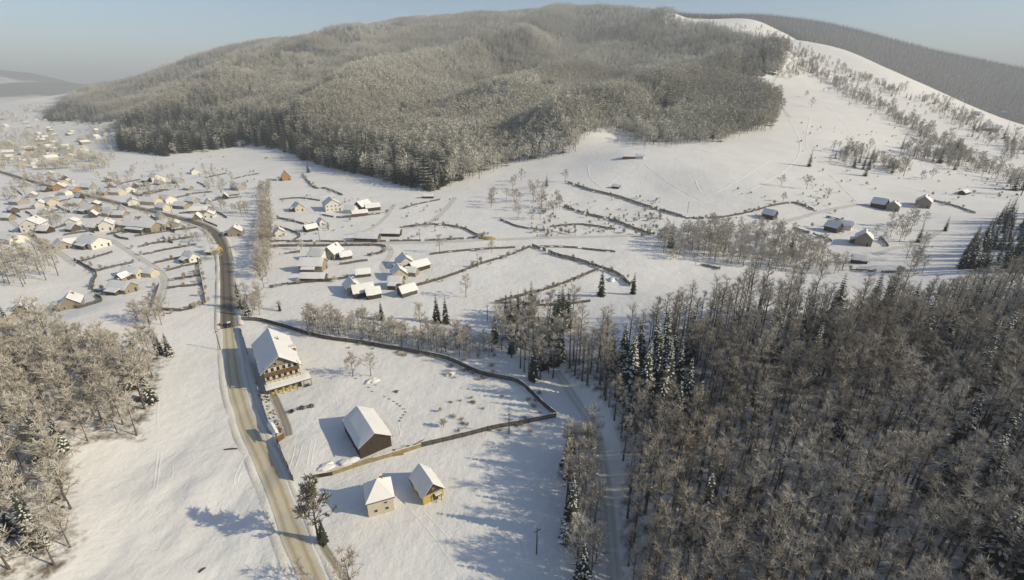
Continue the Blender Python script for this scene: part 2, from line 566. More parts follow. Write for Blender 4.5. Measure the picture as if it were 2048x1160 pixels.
# ------------------------------------------------------------------ the ground
def build_ground():
    V = np.c_[GX.ravel(), GY.ravel(), GZ.ravel()]
    idx = np.arange(NX * NY).reshape(NX, NY)
    a = idx[:-1, :-1].ravel(); b = idx[1:, :-1].ravel(); c = idx[1:, 1:].ravel(); d = idx[:-1, 1:].ravel()
    T = np.vstack([np.c_[a, b, c], np.c_[a, c, d]])
    me = bpy.data.meshes.new('snowy_ground')
    me.vertices.add(len(V)); me.vertices.foreach_set('co', V.ravel())
    me.loops.add(T.size); me.loops.foreach_set('vertex_index', T.ravel().astype(np.int32))
    me.polygons.add(len(T)); me.polygons.foreach_set('loop_start', np.arange(0, T.size, 3, dtype=np.int32))
    me.polygons.foreach_set('use_smooth', np.ones(len(T), bool))
    me.update(calc_edges=True)
    me.materials.append(M['ground'])
    ppx, ppy, fw = proj(V[:, 0], V[:, 1], V[:, 2])
    vis = fw > 5
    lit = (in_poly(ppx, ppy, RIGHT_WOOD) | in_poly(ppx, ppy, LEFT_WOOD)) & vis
    farw = np.zeros(len(V))
    r = np.hypot(V[:, 0], V[:, 1])
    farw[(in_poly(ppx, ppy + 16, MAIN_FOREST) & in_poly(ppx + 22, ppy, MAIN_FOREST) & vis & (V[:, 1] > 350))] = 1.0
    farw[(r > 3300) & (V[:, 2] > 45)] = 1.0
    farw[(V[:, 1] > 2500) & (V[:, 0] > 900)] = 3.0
    farw[(V[:, 1] > 1450) & (V[:, 0] > 1300)] = 3.0
    clear = (V[:, 0] < -4300) & (np.abs(V[:, 0] + 5050 + 0.25 * (V[:, 1] - 5000)) < 170) & (V[:, 1] < 5400)
    farw[clear] = 0
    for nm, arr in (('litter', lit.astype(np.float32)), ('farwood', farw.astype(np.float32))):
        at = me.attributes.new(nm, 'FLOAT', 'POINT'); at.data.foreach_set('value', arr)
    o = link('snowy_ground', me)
    tag(o, 'snow covered valley floor and hillsides', 'ground', kind='structure')


MAIN_FOREST = [(85, 240), (180, 246), (265, 237), (243, 262), (238, 300), (330, 312), (420, 296), (500, 290), (560, 300), (620, 325), (700, 345), (760, 360), (830, 378), (890, 378), (945, 355),
               (1040, 332), (1130, 312), (1175, 275), (1230, 265), (1290, 287), (1400, 287), (1470, 277), (1535, 262), (1562, 215),
               (1530, 190), (1508, 165), (1560, 145), (1575, 100), (1530, 85), (1440, 62), (1350, 45), (1340, -60), (300, -60), (170, 180), (120, 215)]
RIGHT_WOOD = [(1105, 700), (1200, 715), (1340, 664), (1500, 618), (1700, 642), (1900, 630), (2048, 592), (2500, 560), (2900, 1000), (2700, 1700), (1260, 1700),
              (1246, 1160), (1242, 1000), (1246, 890), (1215, 810), (1130, 740)]
LEFT_WOOD = [(-400, 690), (0, 690), (80, 668), (200, 700), (338, 716), (305, 800), (290, 880), (205, 880), (130, 900), (140, 1000), (160, 1085), (110, 1150),
             (0, 1210), (-400, 1400)]
build_ground()


# ------------------------------------------------------------------ roads, tracks and banks
def resample(P, step):
    P = np.asarray(P, float)
    # smooth with Catmull-Rom, then walk evenly
    Q = []
    for i in range(len(P) - 1):
        p0, p1, p2, p3 = P[max(i - 1, 0)], P[i], P[i + 1], P[min(i + 2, len(P) - 1)]
        for t in np.linspace(0, 1, 12, endpoint=False):
            Q.append(0.5 * ((2 * p1) + (-p0 + p2) * t + (2 * p0 - 5 * p1 + 4 * p2 - p3) * t * t + (-p0 + 3 * p1 - 3 * p2 + p3) * t ** 3))
    Q.append(P[-1]); Q = np.array(Q)
    d = np.r_[0, np.cumsum(np.hypot(*np.diff(Q, axis=0).T))]
    n = max(2, int(d[-1] / step) + 1)
    s = np.linspace(0, d[-1], n)
    return np.c_[np.interp(s, d, Q[:, 0]), np.interp(s, d, Q[:, 1])]


def path_xy(pts):
    return np.array([gp(*p)[:2] for p in pts])


def normals(P):
    t = np.gradient(P, axis=0)
    t /= np.linalg.norm(t, axis=1)[:, None] + 1e-9
    return np.c_[t[:, 1], -t[:, 0]]


def strip(name, P, width, m, lift, prof=None, k=6, label=None, kind='structure', cat=None, wob=0.0):
    """a sheet draped over the ground; prof(u) adds height across it"""
    Nn = normals(P)
    u = np.linspace(0, 1, k + 1)
    wv = width * (1 + wob * np.array([fbm(np.array([i * 0.21]), np.array([width * 3.0]))[0] for i in range(len(P))]))
    X = P[:, None, 0] + Nn[:, None, 0] * (u[None] - 0.5) * wv[:, None]
    Y = P[:, None, 1] + Nn[:, None, 1] * (u[None] - 0.5) * wv[:, None]
    Z = zg(X, Y) + lift
    if prof is not None:
        Z = Z + prof(u[None], np.arange(len(P))[:, None])
    V = np.stack([X, Y, Z], -1).reshape(-1, 3)
    F = []
    for i in range(len(P) - 1):
        for j in range(k):
            a = i * (k + 1) + j
            F.append((a, a + 1, a + k + 2, a + k + 1))
    me = mesh(name, V, F, m, smooth=True)
    at = me.attributes.new('u', 'FLOAT', 'POINT')
    at.data.foreach_set('value', np.tile(u, len(P)).astype(np.float32))
    o = link(name, me)
    tag(o, label, cat, kind=kind)
    return o


def bank(P, off, w, h, label):
    Nn = normals(P)
    Q = P + Nn * off
    ph = RNG.random() * 100

    def prof(u, i):
        hh = h * (0.75 + 0.9 * fbm(i * 0.23 + ph, u * 0 + ph, 3))
        return np.clip(hh, 0.05, None) * np.sin(np.pi * u) ** 0.8 - 0.05
    strip('snow_bank', Q, w, M['bank'], 0.0, prof, 6, label, cat='snow bank')


R_MAIN = [(700, 1330), (655, 1230), (625, 1160), (589, 1073), (548, 963), (522, 905), (496, 850), (473, 776), (464, 720), (458, 656)]
R_FAR = [(458, 656), (456, 620), (454, 570), (452, 530), (447, 500), (440, 480), (425, 462), (400, 449), (360, 437), (320, 427), (270, 415), (220, 403),
         (160, 388), (110, 376), (60, 362), (20, 350), (0, 344), (-100, 316)]
P1 = resample(path_xy(R_MAIN), 1.6)
strip('road', P1, 4.4, M['sandroad'], 0.07, k=8, label='gritted yellowish road running past the chalet', cat='road', wob=0.12)
bank(P1, 3.2, 1.6, 0.26, 'low ploughed snow bank on the chalet side of the road')
bank(P1, -3.4, 2.0, 0.28, 'low ploughed snow bank on the open side of the road')
P2 = resample(path_xy(R_FAR), 3.0)
strip('road', P2, 5.8, M['wetroad'], 0.12, k=8, label='dark bare road curving into the village', cat='road', wob=0.12)
bank(P2, 3.9, 2.4, 0.6, 'ploughed snow bank on the inner side of the village road')
bank(P2, -3.9, 2.4, 0.6, 'ploughed snow bank on the outer side of the village road')
TRACKS = [
    ([(470, 500), (500, 496), (560, 490), (640, 488), (700, 487), (800, 486), (900, 483), (1000, 479), (1100, 475), (1200, 473), (1300, 470), (1380, 460),
      (1470, 452), (1540, 448), (1590, 438), (1640, 424), (1700, 412), (1745, 408)], 4.6, 'track', 'straight snowy lane crossing the valley towards the right farms'),
    ([(768, 488), (782, 500), (778, 515), (766, 530), (772, 546)], 3.4, 'track', 'short curved lane down to the central farmyard'),
    ([(222, 480), (270, 510), (310, 535), (330, 560), (325, 590), (312, 622)], 3.2, 'track', 'curving snowy lane between the left fields'),
    ([(522, 375), (516, 420), (508, 460), (498, 492)], 4.4, 'track', 'pale lane beside the dark line of trees'),
    ([(910, 394), (885, 425), (850, 448), (800, 458)], 4.5, 'track', 'pale snowy track dropping from the forest edge'),
    ([(790, 408), (765, 440), (735, 460), (690, 470)], 3.4, 'track', 'faint lane between the middle houses'),
    ([(20, 440), (60, 472), (110, 500), (150, 528)], 3.4, 'track', 'snowy lane past the big left house'),
    ([(1880, 462), (1830, 490), (1790, 496), (1750, 510)], 4.0, 'track', 'snowy track in the right farm meadow'),
    ([(1555, 150), (1540, 180), (1555, 210), (1580, 235)], 4.0, 'track', 'bulldozed track bending up the meadow ridge'),
    ([(640, 1082), (665, 1120), (700, 1172), (760, 1270)], 1.5, 'dirtpath', 'narrow trodden path beside the road'),
    ([(543, 783), (556, 810), (572, 850), (577, 872)], 2.2, 'dirtpath', 'grey path from the gate to the chalet porch'),
    ([(1112, 742), (1150, 800), (1190, 860), (1207, 940), (1217, 1020), (1228, 1160), (1240, 1300)], 2.9, 'track', 'shaded snowy track along the edge of the wood'),
]
for pts, w, mk_, lab in TRACKS:
    P = resample(path_xy(pts), 2.0)
    strip('path' if w < 3 else 'lane', P, w, M[mk_], 0.06 if w < 3 else 0.10, k=5, label=lab, cat='path' if w < 3 else 'lane', wob=0.2)


def ridge_prof(h):
    return lambda u, i: h * np.sin(np.pi * u) * (0.6 + 0.8 * (fbm(i * 0.31, u * 0 + 3) + 0.5)) - 0.02


SNOWLINES = [
    ([(495, 905), (482, 925), (470, 950), (468, 968)], 0.5), ([(502, 910), (490, 930), (478, 952), (476, 965)], 0.5),
    ([(315, 905), (312, 930), (306, 975)], 0.6), ([(322, 905), (318, 935), (312, 978)], 0.6), ([(345, 930), (343, 955), (322, 960)], 0.5),
    ([(318, 795), (314, 830), (318, 870)], 0.5), ([(590, 890), (583, 920), (575, 940)], 0.5), ([(605, 886), (600, 905), (590, 935)], 0.5), ([(622, 880), (618, 905), (612, 935)], 0.5),
    ([(632, 878), (626, 902), (622, 930)], 0.5), ([(612, 690), (640, 730), (655, 755), (668, 785), (675, 812)], 0.4), ([(668, 750), (690, 745), (715, 738)], 0.4),
    ([(820, 1020), (860, 1065), (920, 1150)], 0.5), ([(845, 1020), (900, 1080), (960, 1150)], 0.4), ([(665, 970), (700, 955), (760, 925), (775, 905)], 0.4),
    ([(860, 585), (980, 545), (1090, 512)], 0.5), ([(900, 590), (1020, 552), (1130, 522)], 0.5), ([(930, 596), (1050, 562), (1160, 530)], 0.5),
    ([(1390, 360), (1410, 390), (1450, 375), (1500, 345), (1540, 320)], 1.8), ([(1270, 330), (1240, 350), (1215, 370)], 1.5), ([(1175, 330), (1180, 355), (1200, 372)], 1.6),
    ([(1620, 235), (1612, 280), (1625, 315)], 1.8), ([(1660, 350), (1700, 390), (1720, 410)], 1.4), ([(790, 885), (800, 870), (795, 845)], 0.4),
    ([(1560, 215), (1590, 260), (1600, 300), (1570, 340), (1500, 380)], 2.0), ([(1640, 200), (1690, 250), (1720, 290)], 2.0), ([(1400, 300), (1480, 320), (1560, 330)], 1.6),
    ([(1290, 330), (1330, 360), (1400, 400)], 1.5), ([(1850, 290), (1900, 330), (1960, 370)], 2.0), ([(1780, 250), (1830, 300), (1850, 350)], 1.8), ([(1700, 360), (1780, 370), (1860, 385)], 1.4),
    ([(640, 395), (700, 385), (780, 382), (850, 388)], 1.2), ([(560, 420), (640, 412)], 1.0), ([(350, 330), (430, 322), (520, 330)], 1.6), ([(250, 320), (330, 335), (420, 338)], 1.6),
]
for pts, w in SNOWLINES:
    P = resample(path_xy(pts), 1.0)
    strip('snow_track', P, w, M['snow'], 0.0, ridge_prof(0.06 if w < 1 else 0.2), 4, 'thin ridged ski or sledge track pressed into the snow', cat='track')

# ------------------------------------------------------------------ tree meshes
def bare_tree(seed, Ht, spread=0.30, base=0.38, nl=13, ns=5, nt=7, tw=0.055, tl=1.5):
    """trunk with limbs, and a crown of branchlets and twigs"""
    r = random.Random(seed)
    T, Cn = MB(), MB()
    lean = Vector((r.uniform(-1, 1), r.uniform(-1, 1), 0)) * Ht * 0.03
    tr = []
    for i in range(6):
        t = i / 5
        tr.append(Vector((lean.x * t + r.uniform(-1, 1) * 0.012 * Ht * t, lean.y * t + r.uniform(-1, 1) * 0.012 * Ht * t, Ht * 0.93 * t - 0.4 * (i == 0))))
    R0 = 0.0135 * Ht + 0.03
    T.tube(tr, [R0 * (1.25 if i == 0 else 1 - 0.17 * i) for i in range(6)], 6)

    def at(t):
        k = min(int(t * 5), 4); f = t * 5 - k
        return tr[k].lerp(tr[k + 1], f)
    for i in range(nl):
        t = base + (1.0 - base) * (i + r.random()) / nl
        t = min(t, 0.99)
        az = i * 2.4 + r.uniform(-0.5, 0.5)
        rel = (t - base) / (1 - base)
        L = Ht * spread * (1.08 - 0.72 * rel) * r.uniform(0.75, 1.15)
        el = math.radians(r.uniform(12, 45) + 26 * rel)
        d = Vector((math.cos(az) * math.cos(el), math.sin(az) * math.cos(el), math.sin(el)))
        p0 = at(t); p1 = p0 + d * L * 0.5 + Vector((0, 0, L * 0.02)); p2 = p0 + d * L + Vector((r.uniform(-1, 1), r.uniform(-1, 1), 1.4)) * L * 0.10
        rr = R0 * (0.42 - 0.2 * rel)
        T.tube([p0, p1, p2], [rr, rr * 0.62, rr * 0.25], 4, cap=False)
        for j in range(ns):
            s = r.uniform(0.25, 1.0)
            q0 = p0.lerp(p1, s * 2) if s < 0.5 else p1.lerp(p2, s * 2 - 1)
            d2 = (d + Vector((r.uniform(-1, 1), r.uniform(-1, 1), r.uniform(-0.3, 0.8))) * 1.25).normalized()
            l2 = (0.35 * L + 0.10 * Ht * spread) * r.uniform(0.7, 1.2)
            q1 = q0 + d2 * l2
            Cn.tube([q0, q1], [rr * 0.3, rr * 0.10], 3, cap=False)
            for k in range(nt):
                w0 = q0.lerp(q1, r.uniform(0.2, 1.0))
                d3 = (d2 + Vector((r.uniform(-1, 1), r.uniform(-1, 1), r.uniform(-0.4, 0.8))) * 1.4).normalized()
                l3 = tl * r.uniform(0.6, 1.2)
                sd = d3.cross(Vector((r.uniform(-1, 1), r.uniform(-1, 1), r.uniform(-1, 1)))).normalized() * tw * r.uniform(0.6, 1.4)
                w1 = w0 + d3 * l3 * 0.55 + Vector((0, 0, l3 * 0.04)); w2 = w0 + d3 * l3 + Vector((0, 0, l3 * 0.12))
                Cn.add([w0 - sd, w0 + sd, w1 + sd * 0.8, w1 - sd * 0.8, w2], [(0, 1, 2, 3), (3, 2, 4)])
    return T, Cn


def spruce(seed, Ht, whorls, nb, rad=0.19, snow=0.55, bare=0.06, droop=0.34):
    r = random.Random(seed)
    T, Cn = MB(), MB()
    T.tube([(0, 0, -0.4), (0, 0, Ht * 0.5), (0, 0, Ht * 0.98)], [0.014 * Ht + 0.04, 0.009 * Ht, 0.01], 6)
    for i in range(whorls):
        t = (i + r.uniform(-0.2, 0.2)) / whorls
        z = Ht * (bare + (1 - bare) * max(t, 0))
        L0 = Ht * rad * (1 - max(t, 0)) ** 0.85 + 0.12
        n = max(4, int(nb * (1 - 0.45 * t)))
        a0 = r.random() * 6.28
        for k in range(n):
            a = a0 + 6.283 * k / n + r.uniform(-0.22, 0.22)
            L = L0 * r.uniform(0.72, 1.15)
            c, s = math.cos(a), math.sin(a)
            dr = droop * (1 - 0.6 * t) * r.uniform(0.7, 1.3)
            w = L * r.uniform(0.24, 0.34) + 0.08

            def P(u, v, dz=0.0):
                return (c * u - s * v, s * u + c * v, z + dz)
            p0 = P(0.02, 0, L * 0.05); m1 = P(L * 0.55, w, -L * dr * 0.55); m2 = P(L * 0.55, -w, -L * dr * 0.55)
            mm = P(L * 0.6, 0, -L * dr * 0.28); tp = P(L, 0, -L * dr * 0.85)
            Cn.add([p0, m1, mm, m2, tp], [(0, 1, 2), (0, 2, 3), (1, 4, 2), (2, 4, 3)], 0)
            if r.random() < snow:
                e = 0.035 + 0.02 * Ht / 10
                sw = w * r.uniform(0.35, 0.7)
                u0 = r.uniform(0.2, 0.4)
                Cn.add([P(L * u0, 0, -L * dr * 0.1 + e), P(L * 0.62, sw, -L * dr * 0.45 + e), P(L * 0.64, 0, -L * dr * 0.28 + e * 1.6), P(L * 0.62, -sw, -L * dr * 0.45 + e),
                        P(L * 0.95, 0, -L * dr * 0.78 + e)], [(0, 1, 2), (0, 2, 3), (1, 4, 2), (2, 4, 3)], 1)
    return T, Cn


def shrub(seed, R, n=70, tw=0.035, snow=0.0):
    r = random.Random(seed)
    Cn = MB()
    for i in range(n):
        a = r.uniform(0, 6.283); e = r.uniform(0.25, 1.5)
        d = Vector((math.cos(a) * math.cos(e), math.sin(a) * math.cos(e), math.sin(e)))
        p0 = Vector((r.uniform(-.2, .2) * R, r.uniform(-.2, .2) * R, -0.1))
        l = R * r.uniform(0.7, 1.2)
        sd = d.cross(Vector((r.uniform(-1, 1), r.uniform(-1, 1), r.uniform(-1, 1)))).normalized() * tw
        p1 = p0 + d * l
        Cn.add([p0 - sd, p0 + sd, p1], [(0, 1, 2)])
        for k in range(3):
            q = p0.lerp(p1, r.uniform(0.4, 0.95))
            d2 = (d + Vector((r.uniform(-1, 1), r.uniform(-1, 1), r.uniform(-.5, .8)))).normalized()
            s2 = d2.orthogonal().normalized() * tw
            Cn.add([q - s2, q + s2, q + d2 * l * 0.4], [(0, 1, 2)], 1 if r.random() < snow else 0)
    return Cn


def mass_trees(name, label, rest):
    keys = sorted(set(q[5] for q in rest))
    objs = [lib_object(kk + str(part), PROTO[kk][part]) for kk in keys for part in (0, 1)]
    P, S, R_, I = [], [], [], []
    for q in rest:
        for part in (0, 1):
            P.append(q[:3]); S.append(q[3]); R_.append(q[4]); I.append(keys.index(q[5]) * 2 + part)
    scatter(name, P, S, R_, I, objs, label)


PROTO = {}


def proto(key, T, Cn, tm, cm):
    PROTO[key] = (T.mesh(key + '_trunk', tm), Cn.mesh(key + '_crown', cm))


NEED = [M['needle'], M['snow']]
NEEDF = [M['needlef'], M['snow']]
for i in range(4):
    proto('beech%d' % i, *bare_tree(100 + i, 15.0 + 1.5 * i, 0.155, 0.46, 13, 5, 8, 0.026, 1.05), M['bark'], M['twig'])
    proto('frosted%d' % i, *bare_tree(200 + i, 12.0 + i, 0.30, 0.28, 13, 5, 7, 0.06, 1.5), M['bark'], M['twigl'])
for i in range(3):
    proto('orchard%d' % i, *bare_tree(300 + i, 6.5 + i, 0.42, 0.22, 12, 5, 7, 0.045, 1.0), M['bark'], M['twig'])
    proto('spruce%d' % i, *spruce(400 + i, 17 + 2 * i, 26, 11, 0.17, 0.62), M['bark'], NEED)
    proto('dspruce%d' % i, *spruce(450 + i, 12 + 2 * i, 18, 9, 0.16, 0.12), M['bark'], NEED)
def add_snow_bits(cn, share, seed):
    r = random.Random(seed)
    for i in range(len(cn.I)):
        if r.random() < share:
            cn.I[i] = 1
    return cn


_t, _c = bare_tree(470, 18.0, 0.225, 0.30, 28, 7, 14, 0.085, 1.1)
proto('pine', _t, add_snow_bits(_c, 0.16, 4), M['bark'], [M['pine'], M['snow']])


def put_tree(key, loc, s, rz, name, label, group, cat='tree'):
    e = empty(name, loc, rz)
    e.scale = (s, s, s)
    tm, cm = PROTO[key]
    link('trunk', tm, e)
    link('crown', cm, e)
    return tag(e, label, cat, group)


# low meshes for the distant masses
def far_bare(seed, Ht, n=95):
    r = random.Random(seed)
    b = MB()
    b.tube([(0, 0, -1), (0, 0, Ht * 0.7)], [0.22, 0.08], 3, 1, cap=False)
    for i in range(n):
        t = r.random()
        z = Ht * (0.34 + 0.66 * t)
        rr = Ht * 0.27 * math.sin(math.pi * (0.12 + 0.83 * t)) ** 0.7 * math.sqrt(r.random())
        a = r.uniform(0, 6.283)
        p = Vector((rr * math.cos(a), rr * math.sin(a), z))
        d = Vector((math.cos(a) * 0.6 + r.uniform(-.6, .6), math.sin(a) * 0.6 + r.uniform(-.6, .6), r.uniform(0.2, 1.3))).normalized()
        s = d.cross(Vector((r.uniform(-1, 1), r.uniform(-1, 1), r.uniform(-1, 1)))).normalized() * r.uniform(0.13, 0.30)
        L = r.uniform(1.0, 2.0)
        b.add([p - s, p + s, p + d * L], [(0, 1, 2)])
        b.add([p - s + d * 0.4, p + d * L * 0.9 + s * 2.0, p + d * L * 1.1], [(0, 1, 2)])
    return b.mesh('far_bare', [M['frost'], M['bark']])


def far_spruce(seed, Ht, m):
    r = random.Random(seed)
    T, Cn = spruce(seed, Ht, 11, 7, 0.155, 0.0)
    return Cn.mesh('far_spruce', m)


# ------------------------------------------------------------------ masses of trees (uncountable woods)
LIB = []


def lib_object(name, me):
    return bpy.data.objects.new(name, me)


def scatter(name, pts, scl, rot, idx, objs, label, cat='forest'):
    coll = bpy.data.collections.new(name + '_kinds')
    for i, o in enumerate(objs):
        o.name = '%s_kind_%02d' % (name, i)
        coll.objects.link(o)
    me = bpy.data.meshes.new(name)
    n = len(pts)
    me.vertices.add(n); me.vertices.foreach_set('co', np.asarray(pts, np.float32).ravel())
    a = me.attributes.new('scl', 'FLOAT', 'POINT'); a.data.foreach_set('value', np.asarray(scl, np.float32))
    a = me.attributes.new('rz', 'FLOAT', 'POINT'); a.data.foreach_set('value', np.asarray(rot, np.float32))
    a = me.attributes.new('pick', 'INT', 'POINT'); a.data.foreach_set('value', np.asarray(idx, np.int32))
    o = link(name, me)
    ng = bpy.data.node_groups.new(name, 'GeometryNodeTree')
    ng.interface.new_socket('Geometry', in_out='INPUT', socket_type='NodeSocketGeometry')
    ng.interface.new_socket('Geometry', in_out='OUTPUT', socket_type='NodeSocketGeometry')
    N, L = ng.nodes, ng.links
    gi = N.new('NodeGroupInput'); go = N.new('NodeGroupOutput')
    ci = N.new('GeometryNodeCollectionInfo'); ci.inputs['Collection'].default_value = coll
    ci.inputs['Separate Children'].default_value = True; ci.inputs['Reset Children'].default_value = True
    ip = N.new('GeometryNodeInstanceOnPoints'); ip.inputs['Pick Instance'].default_value = True

    def attr(nm, ty):
        k = N.new('GeometryNodeInputNamedAttribute'); k.data_type = ty; k.inputs['Name'].default_value = nm
        return [s for s in k.outputs if s.enabled][0]
    cx = N.new('ShaderNodeCombineXYZ')
    L.new(attr('rz', 'FLOAT'), cx.inputs[2])
    e2r = N.new('FunctionNodeEulerToRotation')
    L.new(cx.outputs[0], e2r.inputs[0])
    L.new(gi.outputs[0], ip.inputs['Points']); L.new(ci.outputs[0], ip.inputs['Instance'])
    L.new(attr('pick', 'INT'), ip.inputs['Instance Index'])
    L.new(e2r.outputs[0], ip.inputs['Rotation'])
    L.new(attr('scl', 'FLOAT'), ip.inputs['Scale'])
    L.new(ip.outputs[0], go.inputs[0])
    md = o.modifiers.new('trees', 'NODES'); md.node_group = ng
    tag(o, label, cat, kind='stuff')
    return o


def candidates(x0, x1, y0, y1, cell, jit=0.9):
    nx, ny = int((x1 - x0) / cell), int((y1 - y0) / cell)
    i, j = np.meshgrid(np.arange(nx), np.arange(ny), indexing='ij')
    x = x0 + (i.ravel() + 0.5 + (RNG.random(nx * ny) - 0.5) * jit) * cell
    y = y0 + (j.ravel() + 0.5 + (RNG.random(nx * ny) - 0.5) * jit) * cell
    z = zg(x, y)
    return x, y, z


def main_forest():
    X, Y, Z = [], [], []
    for (y0, y1, cell) in ((380, 1150, 6.0), (1150, 2000, 8.4), (2000, 3250, 11.0)):
        x, y, z = candidates(-3600, 1700, y0, y1, cell)
        px, py, fw = proj(x, y, z)
        wob = 9 * fbm(x / 28 + 5, y / 28, 2) + RNG.normal(0, 2.0, len(x))
        k = in_poly(px + wob * 1.3, py + wob, MAIN_FOREST) & (px > -60)
        gap = fbm(x / 70 + 9, y / 95, 3)
        k &= gap > -0.55
        house_clear = np.hypot(px - 1092, (py - 183) * 1.6) < 20
        k &= ~house_clear
        X.append(x[k]); Y.append(y[k]); Z.append(z[k])
    x = np.concatenate(X); y = np.concatenate(Y); z = np.concatenate(Z)
    px, py, fw = proj(x, y, z)
    edge_y = np.interp(px, [150, 240, 420, 500, 620, 760, 890, 945, 1130, 1175, 1290, 1535], [270, 300, 296, 290, 325, 360, 378, 355, 312, 275, 287, 262])
    up = edge_y - py
    pn = fbm(x / 130 + 4, y / 130 + 2, 3)
    p_spruce = np.clip(0.07 + 0.6 * sstep(0.14, 0.4, pn) + 0.8 * (px < 900) * (1 - sstep(35, 80, up)) + 0.25 * (px < 620), 0, 0.92)
    # dark conifer belt under the top meadow
    p_spruce = np.where((py < 95) & (px > 1150), 0.55, p_spruce)
    p_spruce = np.where((px > 1480) & (py < 180), 0.6, p_spruce)
    isp = RNG.random(len(x)) < p_spruce
    idx = np.where(isp, RNG.integers(3, 6, len(x)), RNG.integers(0, 3, len(x)))
    band = isp & (px < 920) & (up < 60) & (RNG.random(len(x)) < 0.75)
    idx = np.where(band | (isp & (RNG.random(len(x)) < 0.25)), RNG.integers(6, 8, len(x)), idx)
    scl = RNG.uniform(0.8, 1.25, len(x)) * np.where(isp, 1.45, 1.22) * (1 + 0.5 * fbm(x / 60, y / 60, 2))
    objs = [lib_object('b%d' % i, far_bare(500 + i, 13.5 + i)) for i in range(3)] + [lib_object('s%d' % i, far_spruce(520 + i, 17 + 2 * i, NEEDF)) for i in range(3)] + [lib_object('d%d' % i, far_spruce(530 + i, 18 + 2 * i, NEED)) for i in range(2)]
    scatter('mountain_forest', np.c_[x, y, z - 0.3], scl, RNG.random(len(x)) * 6.28, idx, objs, 'frosted mixed forest covering the whole mountainside')
    return len(x)


NFOR = main_forest()


def far_ridge():
    x, y, z = candidates(800, 5600, 1500, 5200, 15)
    px, py, fw = proj(x, y, z)
    k = (px > 1330) & (px < 2120) & (py > -20) & ((y > 2500) | (x > 1260 + 60 * fbm(x / 200, y / 200, 2)))
    x, y, z = x[k], y[k], z[k]
    objs = [lib_object('r%d' % i, far_spruce(540 + i, 18 + 2 * i, NEED)) for i in range(2)]
    scatter('ridge_forest', np.c_[x, y, z - 0.3], RNG.uniform(0.9, 1.5, len(x)), RNG.random(len(x)) * 6.28, RNG.integers(0, 2, len(x)), objs,
            'dark forest on the far ridge behind the white meadow')


far_ridge()


# ------------------------------------------------------------------ near woods: single trees
def wood(poly, box, cell, kinds, spruce_p, name, label, group, limit=300, mass=None, hole=None, smin=0.75, smax=1.1, thin=0.0, spl=None):
    x, y, z = candidates(*box, cell)
    px, py, fw = proj(x, y, z)
    k = in_poly(px, py, poly) & (fw > 8)
    if hole:
        k &= ~in_poly(px, py, hole)
    if thin:
        k &= fbm(x / 16 + 2, y / 16 + 7, 2) > -0.5 + thin
    x, y, z, px, py, fw = (a[k] for a in (x, y, z, px, py, fw))
    # size in the photograph: near and inside the frame first
    out = np.maximum(0, np.maximum(px - 2048, -px)) + np.maximum(0, py - 1160) * 1.2
    order = np.argsort(fw + out * 0.6)
    rest = []
    n = 0
    for q in order:
        s = float(RNG.uniform(smin, smax)); rz = float(RNG.random() * 6.28)
        sp = RNG.random() < spruce_p
        key = ('spruce%d' % RNG.integers(0, 3)) if sp else kinds[RNG.integers(0, len(kinds))]
        if n < limit:
            if sp:
                put_tree(key, (x[q], y[q], z[q]), s * 0.85, rz, 'spruce_tree', spl, group + ', conifers')
            else:
                put_tree(key, (x[q], y[q], z[q]), s, rz, name, label, group)
            n += 1
        else:
            rest.append((x[q], y[q], z[q], s, rz, key))
    if rest and mass:
        mass_trees(mass[0], mass[1], rest)
    return len(x)


NR = wood(RIGHT_WOOD, (5, 330, 18, 215), 3.55, ['beech%d' % i for i in range(4)], 0.035, 'beech_tree',
          'bare grey brown tree in the dense wood on the right', 'trees of the near wood on the right', 300,
          ('beech_wood', 'remaining bare trees filling the wood on the right'), thin=0.12, smin=0.7, smax=1.2, hole=[(1225, 720), (1330, 705), (1400, 800), (1400, 880), (1330, 880), (1240, 830)],
          spl='snow laden spruce among the bare trees on the right')
NL = wood(LEFT_WOOD, (-190, -30, 35, 175), 4.6, ['frosted%d' % i for i in range(4)], 0.10, 'frosted_tree',
          'bare tan tree with frosted twigs in the wood on the left bank', 'trees of the wood on the left bank', 300, ('left_wood', 'remaining bare trees on the left bank'),
          smin=0.65, smax=1.05, spl='snowy spruce among the bare trees of the left bank')
print('forest', NFOR, 'right', NR, 'left', NL)

# ------------------------------------------------------------------ buildings
def roof_z(x, w, he, hr, ov):
    """height of the roof plane at x (gable across x)"""
    return hr - (hr - he) * abs(x) / (w / 2)


def gable_roof(w, l, he, hr, ov=0.5, th=0.14):
    b = MB()
    W, L = w / 2 + ov, l / 2 + ov
    ze = roof_z(W, w, he, hr, ov)
    for s in (-1, 1):
        V = [(0, -L, hr), (0, L, hr), (s * W, L, ze), (s * W, -L, ze)]
        V += [(x, y, z + th) for x, y, z in V]
        F = [(0, 1, 2, 3), (4, 7, 6, 5), (0, 3, 7, 4), (1, 5, 6, 2), (3, 2, 6, 7), (0, 4, 5, 1)]
        if s < 0:
            F = [f[::-1] for f in F]
        b.add(V, F)
    return b


